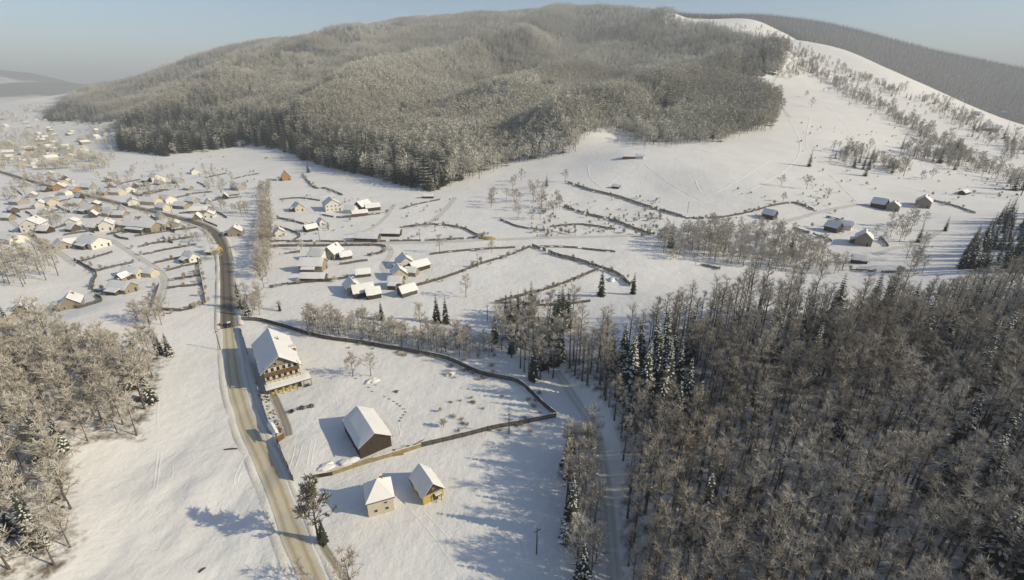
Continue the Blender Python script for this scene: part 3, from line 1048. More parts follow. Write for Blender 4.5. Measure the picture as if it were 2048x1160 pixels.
def gable_snow(w, l, he, hr, ov=0.5, th=0.14, sn=0.32, nx=8, ny=10, seed=0, inset=0.06):
    r = random.Random(seed)
    W, L = w / 2 + ov - inset, l / 2 + ov - inset
    V, F = [], []
    for j in range(ny + 1):
        for i in range(nx + 1):
            u, v = i / nx * 2 - 1, j / ny * 2 - 1
            e = min(1.0, (1 - abs(u)) * W / 0.35, (1 - abs(v)) * L / 0.35)
            t = sn * (0.35 + 0.65 * max(e, 0.0)) * r.uniform(0.94, 1.06)
            x = u * W + (r.uniform(-1, 1) * 0.10 if abs(u) == 1 else 0)
            y = v * L + (r.uniform(-1, 1) * 0.06 if abs(v) == 1 else 0)
            V.append((x, y, roof_z(x, w, he, hr, ov) + th + 0.01 + t ))
    n = len(V)
    for x, y, z in list(V):
        V.append((x, y, roof_z(x, w, he, hr, ov) + th + 0.004))
    m = nx + 1
    for j in range(ny):
        for i in range(nx):
            a = j * m + i
            F.append((a, a + 1, a + m + 1, a + m))
    for i in range(nx):
        F.append((i, n + i, n + i + 1, i + 1)); k = ny * m + i
        F.append((k + 1, n + k + 1, n + k, k))
    for j in range(ny):
        a = j * m; F.append((a + m, n + a + m, n + a, a)); c = j * m + nx
        F.append((c, n + c, n + c + m, c + m))
    b = MB(); b.add(V, F)
    return b


def gable_wall(w, l, he, hr, dep=1.2):
    b = MB()
    x, y = w / 2, l / 2
    b.add([(-x, -y, -dep), (x, -y, -dep), (x, y, -dep), (-x, y, -dep), (-x, -y, he), (x, -y, he), (x, y, he), (-x, y, he), (0, -y, hr), (0, y, hr)],
          [(0, 1, 5, 8, 4), (1, 2, 6, 5), (2, 3, 7, 9, 6), (3, 0, 4, 7)])
    return b


def hip_roof(w, l, he, hr, ov, lift=0.0, top=None):
    W, L = w / 2 + ov, l / 2 + ov
    k = max(0.0, L - W)
    V = [(-W, -L, he - 0.12 + lift), (W, -L, he - 0.12 + lift), (W, L, he - 0.12 + lift), (-W, L, he - 0.12 + lift), (0, -k - 0.01, hr + lift), (0, k + 0.01, hr + lift)]
    b = MB()
    b.add(V, [(0, 1, 4), (1, 2, 5, 4), (2, 3, 5), (3, 0, 4, 5), (3, 2, 1, 0)])
    return b


_wm = MB(); _wm.box(-.5, .5, -.05, .05, -.5, .5)
WIN_FRAME = _wm.mesh('window_frame', M['frame'])
_wm = MB(); _wm.box(-.42, .42, -.07, .03, -.42, .42)
WIN_PANE = _wm.mesh('window_pane', M['glass'])
_wm = MB(); _wm.box(-.5, .5, -.05, .05, -.5, .5, 0); _wm.box(-.40, .40, -.07, .03, -.42, .42, 1)
WIN_ONE = _wm.mesh('window', [M['frame'], M['glass']])
_wm = MB(); _wm.box(-.5, .5, -.06, .06, -.5, .5)
DOOR = _wm.mesh('door', M['dwood'])


def window(parent, x, y, z, w, h, face, fine=False):
    rz = {'f': 0, 'b': math.pi, 'r': math.pi / 2, 'l': -math.pi / 2}[face]
    if fine:
        o = link('window', WIN_FRAME, parent, (x, y, z), rz, (w, 1, h))
        link('pane', WIN_PANE, o)
    else:
        o = link('window', WIN_ONE, parent, (x, y, z), rz, (w, 1, h))
    return o


def ground_min(x, y, w, l, rz):
    c, s = math.cos(rz), math.sin(rz)
    zs = [float(zg(x + c * a - s * b, y + s * a + c * b)) for a in (-w / 2, w / 2) for b in (-l / 2, l / 2)]
    return min(zs) * 0.5 + sum(zs) / 4 * 0.5


def house(pos, w, l, he, hr, yaw, wall, label, cat='house', name='house', fine=0, ov=0.5, roof='gable', chimney=True, group=None, roofm='tin', sn=0.26, gable=None):
    """fine: 0 plain far house, 1 with windows, 2 with framed windows; pos is a place of the photograph or a world point"""
    if len(pos) == 2:
        p = gp(*pos); x, y = p.x, p.y
    else:
        x, y = pos[:2]
    rz = math.radians(yaw)
    z = ground_min(x, y, w, l, rz)
    e = empty(name, (x, y, z), rz)
    tag(e, label, cat, group)
    sd = int(abs(x * 13 + y * 7)) % 9999
    if roof == 'gable':
        link('wall', gable_wall(w, l, he, hr - 0.02).mesh('wall', M[wall]), e)
        if gable:
            b = MB()
            for sy in (-1, 1):
                yy = sy * (l / 2 + 0.03)
                V = [(-w / 2, yy, he), (w / 2, yy, he), (0, yy, hr - 0.05), (-w / 2, yy - sy * 0.025, he), (w / 2, yy - sy * 0.025, he), (0, yy - sy * 0.025, hr - 0.05)]
                b.add(V, [(0, 1, 2) if sy < 0 else (2, 1, 0), (3, 4, 1, 0)])
            link('gable_boards', b.mesh('gable_boards', M[gable]), e)
        ro = link('roof', gable_roof(w, l, he, hr, ov).mesh('roof', M[roofm]), e)
        if sn:
            q = (10, 14) if fine == 2 else (6, 6)
            link('snow_cover', gable_snow(w, l, he, hr, ov, sn=sn, nx=q[0], ny=q[1], seed=sd).mesh('snow_cover', M['snow']), ro)
    else:
        b = MB(); b.box(-w / 2, w / 2, -l / 2, l / 2, -1.2, he)
        link('wall', b.mesh('wall', M[wall]), e)
        ro = link('roof', hip_roof(w, l, he, hr, ov).mesh('roof', M[roofm]), e)
        link('snow_cover', hip_roof(w, l, he, hr, ov - 0.06, 0.28).mesh('snow_cover', M['snow']), ro)
    if chimney:
        b = MB(); b.box(-.32, .32, -.32, .32, -1.2, 1.1, 0); b.box(-.38, .38, -.38, .38, 1.1, 1.32, 1)
        cx = w * 0.16
        zc = roof_z(cx, w, he, hr, ov) if roof == 'gable' else hr - (hr - he) * 0.35
        link('chimney', b.mesh('chimney', [M['brick'], M['snow']]), ro, (cx, l * 0.2, zc + 0.2))
    if fine:
        f2 = fine == 2
        ww = 1.0 if w > 6 else 0.8
        nst = 2 if he > 4.6 else 1
        for st in range(nst):
            zc = 1.5 + st * 2.7
            nf = max(2, int(w / 3.0)); nsd = max(2, int(l / 3.2))
            for k in range(nf):
                if st == 0 and k == nf - 1:
                    continue
                window(e, -w / 2 + w * (k + 0.5) / nf, -l / 2 - 0.02, zc, ww, 1.15, 'f', f2)
            for k in range(nsd):
                window(e, w / 2 + 0.02, -l / 2 + l * (k + 0.5) / nsd, zc, ww, 1.15, 'r', f2)
        if sd % 3 != 0:
            aw, al, ah = 2.4, l * 0.55, min(he * 0.8, 2.5)
            b = MB(); b.box(-w / 2 - aw, -w / 2 + 0.02, -al / 2, al / 2, -1.2, ah)
            an = link('annex', b.mesh('annex_wall', M['wood']), e, (0, (sd % 5 - 2) * 0.3, 0))
            b = MB()
            V = [(-w / 2 - aw - 0.3, -al / 2 - 0.2, ah - 0.1), (-w / 2 + 0.01, -al / 2 - 0.2, ah + 0.75), (-w / 2 + 0.01, al / 2 + 0.2, ah + 0.75), (-w / 2 - aw - 0.3, al / 2 + 0.2, ah - 0.1)]
            b.add(V + [(a, c, t + 0.25) for a, c, t in V], [(3, 2, 1, 0), (4, 5, 6, 7), (0, 1, 5, 4), (1, 2, 6, 5), (2, 3, 7, 6), (3, 0, 4, 7)])
            link('snow_cover', b.mesh('snow_cover', M['snow']), an)
        d = link('door', DOOR, e, (-w / 2 + w * (nf - 0.5) / nf, -l / 2 - 0.02, 1.0), 0, (0.95, 1, 2.0))
    return e


# --- the chalet -----------------------------------------------------------
def chalet():
    w, l, he, hr = 9.8, 20.6, 7.2, 11.1
    rz = math.radians(32.8)
    x, y = -77.2, 135.3
    z = ground_min(x, y, w, l, rz)
    e = empty('chalet', (x, y, z), rz)
    tag(e, 'large wooden chalet with snowy gable roof and balconies beside the road', 'chalet')
    b = gable_wall(w, l, he, hr - 0.02)
    link('wall', b.mesh('wall', M['cream']), e)
    yf = -l / 2
    # timber cladding of the upper gable, in boards
    nb = 22
    for k in range(nb):
        xa = -w / 2 + w * k / nb + 0.02; xb = xa + w / nb - 0.04
        za, zb = (hr - (hr - he) * abs(v) / (w / 2) - 0.12 for v in (xa, xb))
        m = MB()
        V = [(xa, yf - 0.06, 7.75), (xb, yf - 0.06, 7.75), (xb, yf - 0.06, max(zb, 7.78)), (xa, yf - 0.06, max(za, 7.78))]
        if min(za, zb) < 7.85:
            continue
        V += [(a, yf - 0.005, c) for a, _, c in V]
        m.add(V, [(0, 1, 2, 3), (3, 2, 6, 7), (0, 4, 5, 1), (1, 5, 6, 2), (0, 3, 7, 4)])
        link('gable_board', m.mesh('gable_board', M['tan']), e)
    ro = link('roof', gable_roof(w, l, he, hr, 1.2, 0.2).mesh('roof', M['dwood']), e)
    link('snow_cover', gable_snow(w, l, he, hr, 1.2, 0.2, 0.3, 14, 20, 5).mesh('snow_cover', M['snow']), ro)
    for k in range(5):
        m = MB(); m.box(-.3, .3, -.3, .3, -1, 1.0, 0); m.box(-.36, .36, -.36, .36, 1.0, 1.2, 1)
        if k in (1,):
            link('chimney', m.mesh('chimney', [M['brick'], M['snow']]), ro, (1.6, 3.0, hr - 1.0))
    # two balconies across the gable front, with posts, rails and a light panel
    for zi, (zf, lightp) in enumerate(((3.1, True), (5.7, False))):
        b = MB(); b.box(-w / 2 - 0.1, w / 2 + 0.1, yf - 1.3, yf - 0.01, zf - 0.15, zf)
        bal = link('balcony', b.mesh('balcony_floor', M['brown']), e)
        npan = 8
        for k in range(npan):
            xa = -w / 2 - 0.05 + (w + 0.1) * k / npan
            b = MB(); b.box(xa + 0.05, xa + (w + 0.1) / npan - 0.05, yf - 1.29, yf - 1.23, zf + 0.1, zf + 0.95)
            link('rail_panel', b.mesh('rail_panel', M['cream' if lightp else 'brown']), bal)
        for k in range(npan + 1):
            xa = -w / 2 - 0.05 + (w + 0.1) * k / npan
            b = MB(); b.box(xa - 0.05, xa + 0.05, yf - 1.33, yf - 1.2, zf, zf + (2.6 if k % 4 == 0 else 1.05))
            link('balcony_post', b.mesh('balcony_post', M['brown']), bal)
        b = MB(); b.box(-w / 2 - 0.1, w / 2 + 0.1, yf - 1.36, yf - 1.16, zf + 1.05, zf + 1.15)
        link('handrail', b.mesh('handrail', M['brown']), bal)
        b = MB(); b.box(-w / 2 + 0.05, w / 2 - 0.05, yf - 0.07, yf - 0.02, zf + 0.02, zf + 2.35)
        link('timber_cladding', b.mesh('timber_cladding', M['brown']), e)
        for k in range(6):
            o = link('window', WIN_FRAME, e, (-w / 2 + w * (k + 0.5) / 6, yf - 0.12, zf + 1.35), 0, (1.0, 1, 1.5))
            link('pane', WIN_PANE, o)
            for s in (-1, 1):
                b = MB(); b.box(-.16, .16, -.03, .03, -.72, .72)
                link('shutter', b.mesh('shutter', M['frame']), e, (-w / 2 + w * (k + 0.5) / 6 + s * 0.66, yf - 0.13, zf + 1.35))
    for k in (-1.3, 1.3):
        o = link('window', WIN_FRAME, e, (k, yf - 0.1, 8.7), 0, (0.9, 1, 1.1)); link('pane', WIN_PANE, o)
    # ground floor porch with its own snowy lean-to roof
    px0, px1, pd = -w / 2 - 0.6, w / 2 + 2.6, 4.0
    b = MB()
    V = [(px0, yf - pd, 2.35), (px1, yf - pd, 2.35), (px1, yf - 0.02, 2.95), (px0, yf - 0.02, 2.95)]
    b.add(V + [(a, c, d + 0.14) for a, c, d in V], [(3, 2, 1, 0), (4, 5, 6, 7), (0, 1, 5, 4), (1, 2, 6, 5), (2, 3, 7, 6), (3, 0, 4, 7)])
    pr = link('porch_roof', b.mesh('porch_roof', M['dwood']), e)
    b = MB()
    nx, ny = 14, 5
    V, F = [], []
    for j in range(ny + 1):
        for i in range(nx + 1):
            ed = min(1, (min(i, nx - i) * 0.9 + 0.12), (min(j, ny - j) * 0.9 + 0.12))
            yy = yf - pd + 0.03 + (pd - 0.1) * j / ny
            V.append((px0 + 0.05 + (px1 - px0 - 0.1) * i / nx, yy, 2.50 + 0.6 * (yy - yf + pd) / pd + 0.3 * ed ** 0.5 * random.uniform(.85, 1.1)))
    for j in range(ny):
        for i in range(nx):
            a = j * (nx + 1) + i; F.append((a, a + 1, a + nx + 2, a + nx + 1))
    b.add(V, F)
    link('snow_cover', b.mesh('snow_cover', M['snow'], True), pr)
    for k in range(7):
        xa = px0 + 0.2 + (px1 - px0 - 0.4) * k / 6
        b = MB(); b.box(xa - 0.09, xa + 0.09, yf - pd + 0.15, yf - pd + 0.33, -0.6, 2.35)
        link('porch_post', b.mesh('porch_post', M['wood']), e)
    b = MB(); b.box(-w / 2 + 0.3, w / 2 - 0.2, yf - 2.6, yf - 0.02, -0.8, 2.3)
    link('ground_floor_wall', b.mesh('ground_floor_wall', M['ochre']), e)
    for k in range(4):
        window(e, -3.6 + 2.0 * k, yf - 2.62, 1.3, 1.2, 1.1, 'f', True)
    link('door', DOOR, e, (4.0, yf - 2.63, 1.05), 0, (1.1, 1, 2.1))
    for st in range(2):
        for k in range(5):
            window(e, w / 2 + 0.02, -l / 2 + 3 + 3.6 * k, 1.6 + 2.8 * st, 1.0, 1.3, 'r', True)
            window(e, -w / 2 - 0.02, -l / 2 + 3 + 3.6 * k, 1.6 + 2.8 * st, 1.0, 1.3, 'l', True)
    # dormer on the sunny slope
    b = MB(); b.box(0, 2.2, -0.9, 0.9, -1.2, 0.5)
    dm = link('dormer', b.mesh('dormer_wall', M['brown']), e, (w / 2 - 1.2, -l / 2 + 9.5, he + 0.5))
    b = MB(); b.box(-0.6, 2.5, -1.15, 1.15, 0.5, 0.85)
    link('snow_cover', b.mesh('snow_cover', M['snow']), dm)


chalet()

# --- barn, cottage and shed -----------------------------------------------
house((-38.4, 101.7, 0), 8.2, 13.0, 3.6, 6.2, 34.8, 'dwood', 'dark wooden barn with a broad snowy roof behind the plank fence', 'barn', 'barn', 0, ov=0.45, chimney=False)
ct = house((-29.4, 79.6, 0), 5.5, 5.6, 4.0, 7.2, 21.0, 'cream', 'small cream cottage with a pointed snow covered pyramid roof', 'cottage', 'cottage', 0, ov=0.4, roof='pyramid', chimney=True)
for xx, zz in ((1.1, 3.0), (1.25, 1.35), (-1.1, 1.35)):
    window(ct, xx, -2.82, zz, 0.75, 0.85 if zz < 2 else 0.5, 'f', True)
for yy in (-1.3, 1.2):
    window(ct, 2.77, yy, 1.5, 0.75, 0.9, 'r', True)
sh = house((-19.6, 83.6, 0), 5.0, 7.0, 2.4, 5.0, 34.0, 'ochre', 'small ochre shed with a steep snowy gable roof and dark boarded gable', 'shed', 'shed', 0, ov=0.4, chimney=False, gable='dwood')
link('door', DOOR, sh, (0.5, -3.53, 1.0), 0, (1.1, 1, 2.0))
window(sh, 0, -3.56, 3.4, 0.5, 0.6, 'f', True)
b_ = MB(); b_.box(0.1, 1.7, -4.5, -3.6, 1.75, 1.95, 0); b_.box(0.14, 1.66, -4.46, -3.62, 1.95, 2.15, 1); b_.box(0.2, 0.3, -4.4, -4.3, -0.5, 1.75, 0); b_.box(1.5, 1.6, -4.4, -4.3, -0.5, 1.75, 0)
link('door_canopy', b_.mesh('door_canopy', [M['dwood'], M['snow']]), sh)

# --- village houses (place in the photograph, width, length, eaves, ridge, yaw, wall, detail, label) ------
VILLAGE = [
    # left, near the left wood
    ((247, 583), 7.5, 13, 3.2, 6.0, 76, 'tan', 1, 'tan house with long snowy roof ending the farm row by the curving lane', 'house'),
    ((268, 552), 6.5, 12, 3.0, 5.6, 76, 'cream', 1, 'cream house joined behind the tan house by the curving lane', 'house'),
    ((298, 551), 5.5, 10, 2.8, 5.0, 76, 'cream', 0, 'low cream outbuilding touching the bend of the lane', 'shed'),
    ((248, 560), 4.0, 5.0, 2.4, 4.4, 166, 'tan', 0, 'tiny shed squeezed behind the tan farm house', 'shed'),
    ((146, 613), 8.0, 10, 3.4, 6.8, 32, 'tan', 1, 'house with dark gable just above the left wood', 'house'),
    ((50, 627), 7.0, 9, 3.2, 6.2, 35, 'tan', 1, 'half hidden gabled house behind the left wood', 'house'),
    ((5, 642), 8.0, 14, 2.6, 5.0, 80, 'tan', 0, 'long low tan building cut by the left edge', 'shed'),
    ((383, 521), 6.5, 9, 3.0, 5.8, 60, 'white', 1, 'white house with shaded side near the road bend', 'house'),
    ((427, 505), 6.0, 9, 2.8, 5.4, 84, 'ochre', 1, 'ochre house set right against the road bend', 'house'),
    ((473, 470), 8.0, 9, 3.4, 6.4, 20, 'tan', 1, 'tan house with a bright roof just beyond the road bend', 'house'),
    ((72, 460), 12.0, 14, 5.6, 10.0, 22, 'white', 1, 'largest white house of the left village, with dormers', 'house'),
    ((26, 482), 12, 18, 3.5, 6.0, 70, 'white', 0, 'broad flat barn with white roof at the left edge', 'barn'),
    ((125, 496), 8, 10, 3.0, 6.0, 50, 'grey', 1, 'grey house left of the lane fork', 'house'),
    ((143, 492), 6, 8, 2.8, 5.4, 120, 'white', 0, 'small white annex beside the grey house', 'shed'),
    ((190, 492), 12, 18, 4.0, 7.6, 66, 'white', 1, 'wide white roofed hall in the middle of the left village', 'house'),
    ((217, 458), 9, 12, 4.5, 8.0, 30, 'white', 1, 'tall white house between the hall and the long brown building', 'house'),
    ((238, 452), 7, 10, 3.0, 5.6, 70, 'cream', 0, 'cream cottage close to the tall white house', 'house'),
    ((286, 460), 10, 30, 4.4, 7.4, 74, 'tan', 1, 'long brown walled building with one unbroken snowy roof', 'building'),
    ((329, 456), 8, 10, 3.2, 5.8, 74, 'grey', 1, 'short house at the end of the long brown building', 'house'),
    ((183, 424), 11, 16, 3.6, 7.0, 66, 'tan', 1, 'broad barn roof just below the road in the left village', 'barn'),
    ((158, 411), 9, 12, 3.2, 6.4, 80, 'grey', 0, 'grey barn behind the broad barn below the road', 'barn'),
    ((103, 409), 9, 11, 3.2, 6.4, 60, 'cream', 0, 'cream house below the road near the left edge', 'house'),
    ((40, 408), 10, 12, 3.4, 6.8, 75, 'grey', 0, 'lone grey house in the left meadow', 'house'),
    ((222, 431), 8, 12, 3.0, 6.0, 60, 'cream', 0, 'cream house hugging the road side', 'house'),
    ((243, 434), 7, 11, 2.8, 5.4, 80, 'tan', 0, 'tan shed next to the cream roadside house', 'shed'),
    ((122, 380), 10, 14, 4.2, 8.2, 30, 'orange', 1, 'red fronted house above the road', 'house'),
    ((138, 371), 9, 12, 4.0, 7.4, 30, 'white', 0, 'white house right behind the red fronted one', 'house'),
    ((148, 383), 8, 11, 3.0, 5.6, 70, 'orange', 0, 'low red shed beside the red fronted house', 'shed'),
    ((177, 378), 9, 14, 3.0, 6.0, 76, 'grey', 0, 'grey barn above the road, right of the red shed', 'barn'),
    ((212, 389), 10, 14, 3.4, 6.6, 66, 'tan', 0, 'tan house in the cluster above the road', 'house'),
    ((235, 389), 9, 14, 3.4, 6.4, 80, 'cream', 0, 'cream house in the cluster above the road', 'house'),
    ((256, 383), 9, 12, 3.2, 6.2, 60, 'white', 0, 'white house ending the cluster above the road', 'house'),
    ((268, 409), 9, 11, 3.4, 6.6, 40, 'white', 0, 'small white house touching the far side of the road', 'house'),
    ((306, 408), 10, 16, 3.4, 6.6, 76, 'cream', 0, 'cream barn above the middle of the village road', 'barn'),
    ((337, 404), 10, 13, 3.8, 7.0, 60, 'white', 0, 'white house at the back of the roadside row', 'house'),
    ((328, 419), 8, 12, 3.0, 5.8, 64, 'cream', 0, 'cream shed in front of the roadside row', 'shed'),
    ((365, 416), 8, 15, 3.0, 5.6, 70, 'tan', 0, 'tan stable in the roadside row', 'stable'),
    ((386, 406), 8, 11, 3.0, 5.8, 70, 'grey', 0, 'grey house up behind the tan stable', 'house'),
    ((401, 425), 8, 14, 2.8, 5.4, 100, 'tan', 0, 'low tan barn nearest the road bend', 'barn'),
    ((420, 434), 8, 10, 3.2, 6.0, 20, 'white', 1, 'white gabled house nearest the road bend', 'house'),
    ((314, 362), 14, 18, 5.0, 9.0, 50, 'white', 0, 'big bright farmhouse in the meadow under the forest', 'house'),
    ((357, 366), 9, 12, 3.2, 6.0, 60, 'grey', 0, 'grey cottage right of the big bright farmhouse', 'house'),
    ((391, 347), 10, 12, 3.6, 7.0, 40, 'white', 0, 'white cottage high in the meadow under the forest', 'house'),
    ((478, 379), 9, 12, 3.2, 6.2, 60, 'grey', 0, 'grey cottage left of the line of trees', 'house'),
    ((230, 272), 14, 18, 4, 8, 60, 'white', 0, 'snowy house at the left tip of the forest', 'house'),
    ((482, 290), 12, 15, 4, 7.5, 70, 'white', 0, 'snowy hut against the forest edge', 'hut'),
    # middle
    ((573, 360), 8.5, 9, 4.4, 10.2, 28, 'orange', 1, 'orange timber house with steep roof below the forest', 'house'),
    ((558, 361), 4, 5, 2.2, 4.2, 28, 'white', 0, 'little white shed beside the orange house', 'shed'),
    ((665, 419), 12, 13, 5.0, 9.0, 30, 'white', 1, 'big white house with pale gable in the middle village', 'house'),
    ((597, 421), 7, 9, 3.2, 6.2, 40, 'cream', 1, 'cream house left of the big white house', 'house'),
    ((703, 425), 7, 8, 3.0, 5.8, 76, 'white', 0, 'small white shed between the big house and dark barn', 'shed'),
    ((727, 419), 9, 11, 3.8, 7.2, -30, 'dwood', 0, 'dark barn with a shaded roof in the middle village', 'barn'),
    ((745, 420), 7, 11, 2.8, 5.2, 120, 'dwood', 0, 'low dark shed behind the dark barn', 'shed'),
    ((720, 431), 5, 11, 2.4, 4.2, 116, 'red', 0, 'long thin reddish shed in front of the dark barn', 'shed'),
    ((643, 449), 4, 5, 2.4, 4.6, 40, 'white', 0, 'tiny white hut above the lane', 'hut'),
    ((622, 461), 5, 8, 2.2, 4.2, 140, 'dwood', 0, 'low hut with a shaded roof above the lane', 'hut'),
    ((560, 470), 6, 7, 2.6, 5.0, 30, 'white', 0, 'white shed right of the line of trees', 'shed'),
    ((735, 480), 6, 15, 2.2, 4.6, 82, 'wood', 0, 'long weathered shed touching the straight lane', 'shed'),
    ((783, 471), 6, 12, 2.4, 4.6, 86, 'dwood', 0, 'dark open shed with white roof above the straight lane', 'shed'),
    ((856, 396), 4, 10, 2.0, 3.4, 88, 'wood', 0, 'flat little hut under the forest edge', 'hut'),
    ((628, 540), 7.5, 12, 3.6, 6.6, 88, 'tan', 1, 'tan house with a wide bright roof below the straight lane', 'house'),
    ((638, 519), 7, 9, 3.2, 6.0, 70, 'white', 0, 'white house right behind the tan house', 'house'),
    ((668, 515), 7, 9, 3.8, 7.4, -15, 'grey', 1, 'grey house with steep bluish shaded roof', 'house'),
    ((692, 517), 4, 6, 2.2, 4.2, 120, 'wood', 0, 'lean shed beside the steep grey house', 'shed'),
    ((628, 560), 4.5, 12, 2.0, 3.8, 88, 'wood', 0, 'long low woodshed in front of the tan house', 'shed'),
    ((706, 583), 6.5, 8, 3.2, 6.0, 30, 'cream', 1, 'pale house at the corner of the central farmyard', 'house'),
    ((727, 590), 6, 9, 2.8, 5.4, -62, 'dwood', 0, 'dark barn with shaded roof on the central farmyard', 'barn'),
    ((747, 594), 5, 6, 2.4, 4.6, -62, 'dwood', 0, 'small dark lean shed ending the farmyard row', 'shed'),
    ((727, 552), 3.5, 7, 2.0, 3.8, 110, 'wood', 0, 'narrow hut at the back of the farmyard', 'hut'),
    ((811, 533), 8, 9, 3.4, 6.6, 24, 'white', 1, 'white house topping the central farmyard', 'house'),
    ((838, 538), 6, 10, 2.4, 4.6, -48, 'dwood', 0, 'dark shed right of the top farmyard house', 'shed'),
    ((799, 556), 7, 8, 3.2, 6.4, 22, 'cream', 1, 'cream house halfway down the farmyard', 'house'),
    ((824, 550), 4.5, 6, 2.4, 4.2, 75, 'tan', 0, 'square tan hut with a flat snow roof', 'hut'),
    ((793, 572), 5.5, 6.5, 2.8, 5.0, 84, 'tan', 1, 'boxy tan house low in the farmyard', 'house'),
    ((815, 588), 5, 7.5, 2.4, 4.6, -50, 'wood', 0, 'weathered barn at the lower edge of the farmyard', 'barn'),
    # right
    ((1258, 316), 6, 12, 2.6, 4.8, 78, 'red', 0, 'red brown hut alone on the ski meadow', 'hut'),
    ((1279, 316), 5, 8, 2.4, 4.4, 70, 'white', 0, 'white annex of the red hut on the ski meadow', 'hut'),
    ((1232, 376), 4, 6, 1.8, 3.2, 60, 'dwood', 0, 'collapsed dark hut low on the ski meadow', 'hut'),
    ((1538, 436), 7, 8, 3.4, 6.2, 40, 'dwood', 0, 'dark house beside the fenced yard under the meadow', 'house'),
    ((1665, 462), 7, 8, 3.4, 6.6, 30, 'dwood', 0, 'dark gabled house left in the right farm', 'house'),
    ((1688, 457), 6, 8, 2.8, 5.4, 50, 'white', 0, 'pale roofed shed behind the dark gabled house', 'shed'),
    ((1725, 487), 8.5, 11, 4.4, 8.2, -35, 'tan', 1, 'large tan house with sunlit roof in the right farm', 'house'),
    ((1717, 525), 5.5, 7, 2.4, 4.4, 60, 'dwood', 0, 'low dark hut at the front of the right farm', 'hut'),
    ((1757, 415), 8, 9, 3.8, 7.4, 35, 'dwood', 0, 'dark fronted house by the end of the lane', 'house'),
    ((1785, 419), 8, 10, 3.6, 6.6, -40, 'tan', 1, 'tan house joined to the dark fronted house', 'house'),
    ((1845, 412), 9.5, 13, 4.6, 8.4, -42, 'tan', 1, 'big house with shaded roof highest in the right farm', 'house'),
    ((1927, 388), 5, 10, 2.0, 3.6, 120, 'dwood', 0, 'heap of dark timber and a low shed on the right slope', 'shed'),
    ((1950, 229), 12, 16, 4, 7.5, 40, 'grey', 0, 'grey house high on the right shoulder', 'house'),
    ((1978, 262), 14, 18, 5, 9, 60, 'grey', 0, 'large grey house lowest on the right shoulder', 'house'),
    ((2008, 226), 12, 16, 4, 7.5, 50, 'grey', 0, 'farthest house on the right shoulder', 'house'),
    ((1922, 200), 12, 15, 4, 7.5, 30, 'white', 0, 'pale house on the skyline of the right shoulder', 'house'),
    ((1078, 190), 14, 20, 4, 8, 60, 'grey', 0, 'snowy lodge in the clearing on the mountainside', 'lodge'),
    ((1100, 183), 12, 16, 4, 7.5, 80, 'white', 0, 'upper white lodge in the clearing on the mountainside', 'lodge'),
]
VCAT = {'building': 'building'}
for pos, w, l, he, hr, yaw, wall, fine, label, cat in VILLAGE:
    k_ = 0.86 if pos[0] < 460 else 1.0
    w, l, he, hr = w * k_, l * k_, he * k_, hr * k_
    house(pos, w, l, he, hr, yaw, wall, label, cat, cat if cat != 'building' else 'long_building', fine, chimney=bool(fine))

# hazy far end of the village: many tiny houses nobody can tell apart
rr = random.Random(5)
FARV = []
while len(FARV) < 64:
    px = rr.uniform(-20, 330); py = rr.uniform(222, 338)
    if py < 345 - 0.10 * px and py > 232 + 0.0 * px and not (px > 120 and py < 262) and not (px > 185 and py > 285):
        if all(abs(px - a) > 11 or abs(py - c) > 4 for a, c in FARV):
            FARV.append((px, py))
for i, p in enumerate(FARV):
    house(p, rr.uniform(8, 11), rr.uniform(9, 15), rr.uniform(3.0, 4.2), rr.uniform(6, 7.5), rr.uniform(0, 180), rr.choice(['white', 'cream', 'grey', 'tan']),
          'tiny snow roofed house in the hazy far end of the valley', 'house', 'far_house', 0, chimney=False, group='far houses in the valley haze')


# ------------------------------------------------------------------ fences
def fence_near(pts, h, label, m, step=2.6, snow=True, boards='v', gap=0.02):
    P = resample(path_xy(pts), step)
    c0 = P.mean(0)
    e = empty('fence', (P[0][0], P[0][1], float(zg(*P[0]))))
    tag(e, label, 'fence')
    b = MB()
    if boards == 'v':
        nb = 14
        for k in range(nb):
            xa = k / nb; hh = h * (1 + 0.03 * math.sin(k * 7.1))
            b.box(xa + gap / 2, xa + 1 / nb - gap / 2 * 0.8, -0.02, 0.02, 0.05, hh)
        b.box(0, 1, 0.021, 0.07, h * 0.25, h * 0.33); b.box(0, 1, 0.021, 0.07, h * 0.75, h * 0.83)
    else:
        nb = 5
        for k in range(nb):
            b.box(0, 1, -0.04, 0.04, 0.05 + h * k / nb, 0.05 + h * (k + 0.86) / nb)
    pm = b.mesh('fence_panel', m)
    b = MB(); b.box(-.07, .07, -.07, .07, -.5, h + 0.12, 0); b.box(-.08, .08, -.08, .08, h + 0.12, h + 0.2, 1)
    po = b.mesh('fence_post', [m, M['snow']])
    b = MB(); b.box(0, 1, -.07, .07, 0, 0.09)
    sm = b.mesh('fence_snow', M['snow'])
    base = e.location
    for i in range(len(P)):
        z = float(zg(*P[i]))
        link('post', po, e, (P[i][0] - base.x, P[i][1] - base.y, z - base.z))
        if i < len(P) - 1:
            d = P[i + 1] - P[i]; L = float(np.hypot(*d)); z2 = float(zg(*P[i + 1]))
            o = link('panel', pm, e, (P[i][0] - base.x, P[i][1] - base.y, z - base.z))
            a = math.atan2(d[1], d[0])
            o.rotation_euler = (0, -math.atan2(z2 - z, L), a); o.scale = (L, 1, 1)
            if snow and random.random() < 0.7:
                s = link('snow_cap', sm, o); s.location = (0, 0, h * 1.02)
    return e


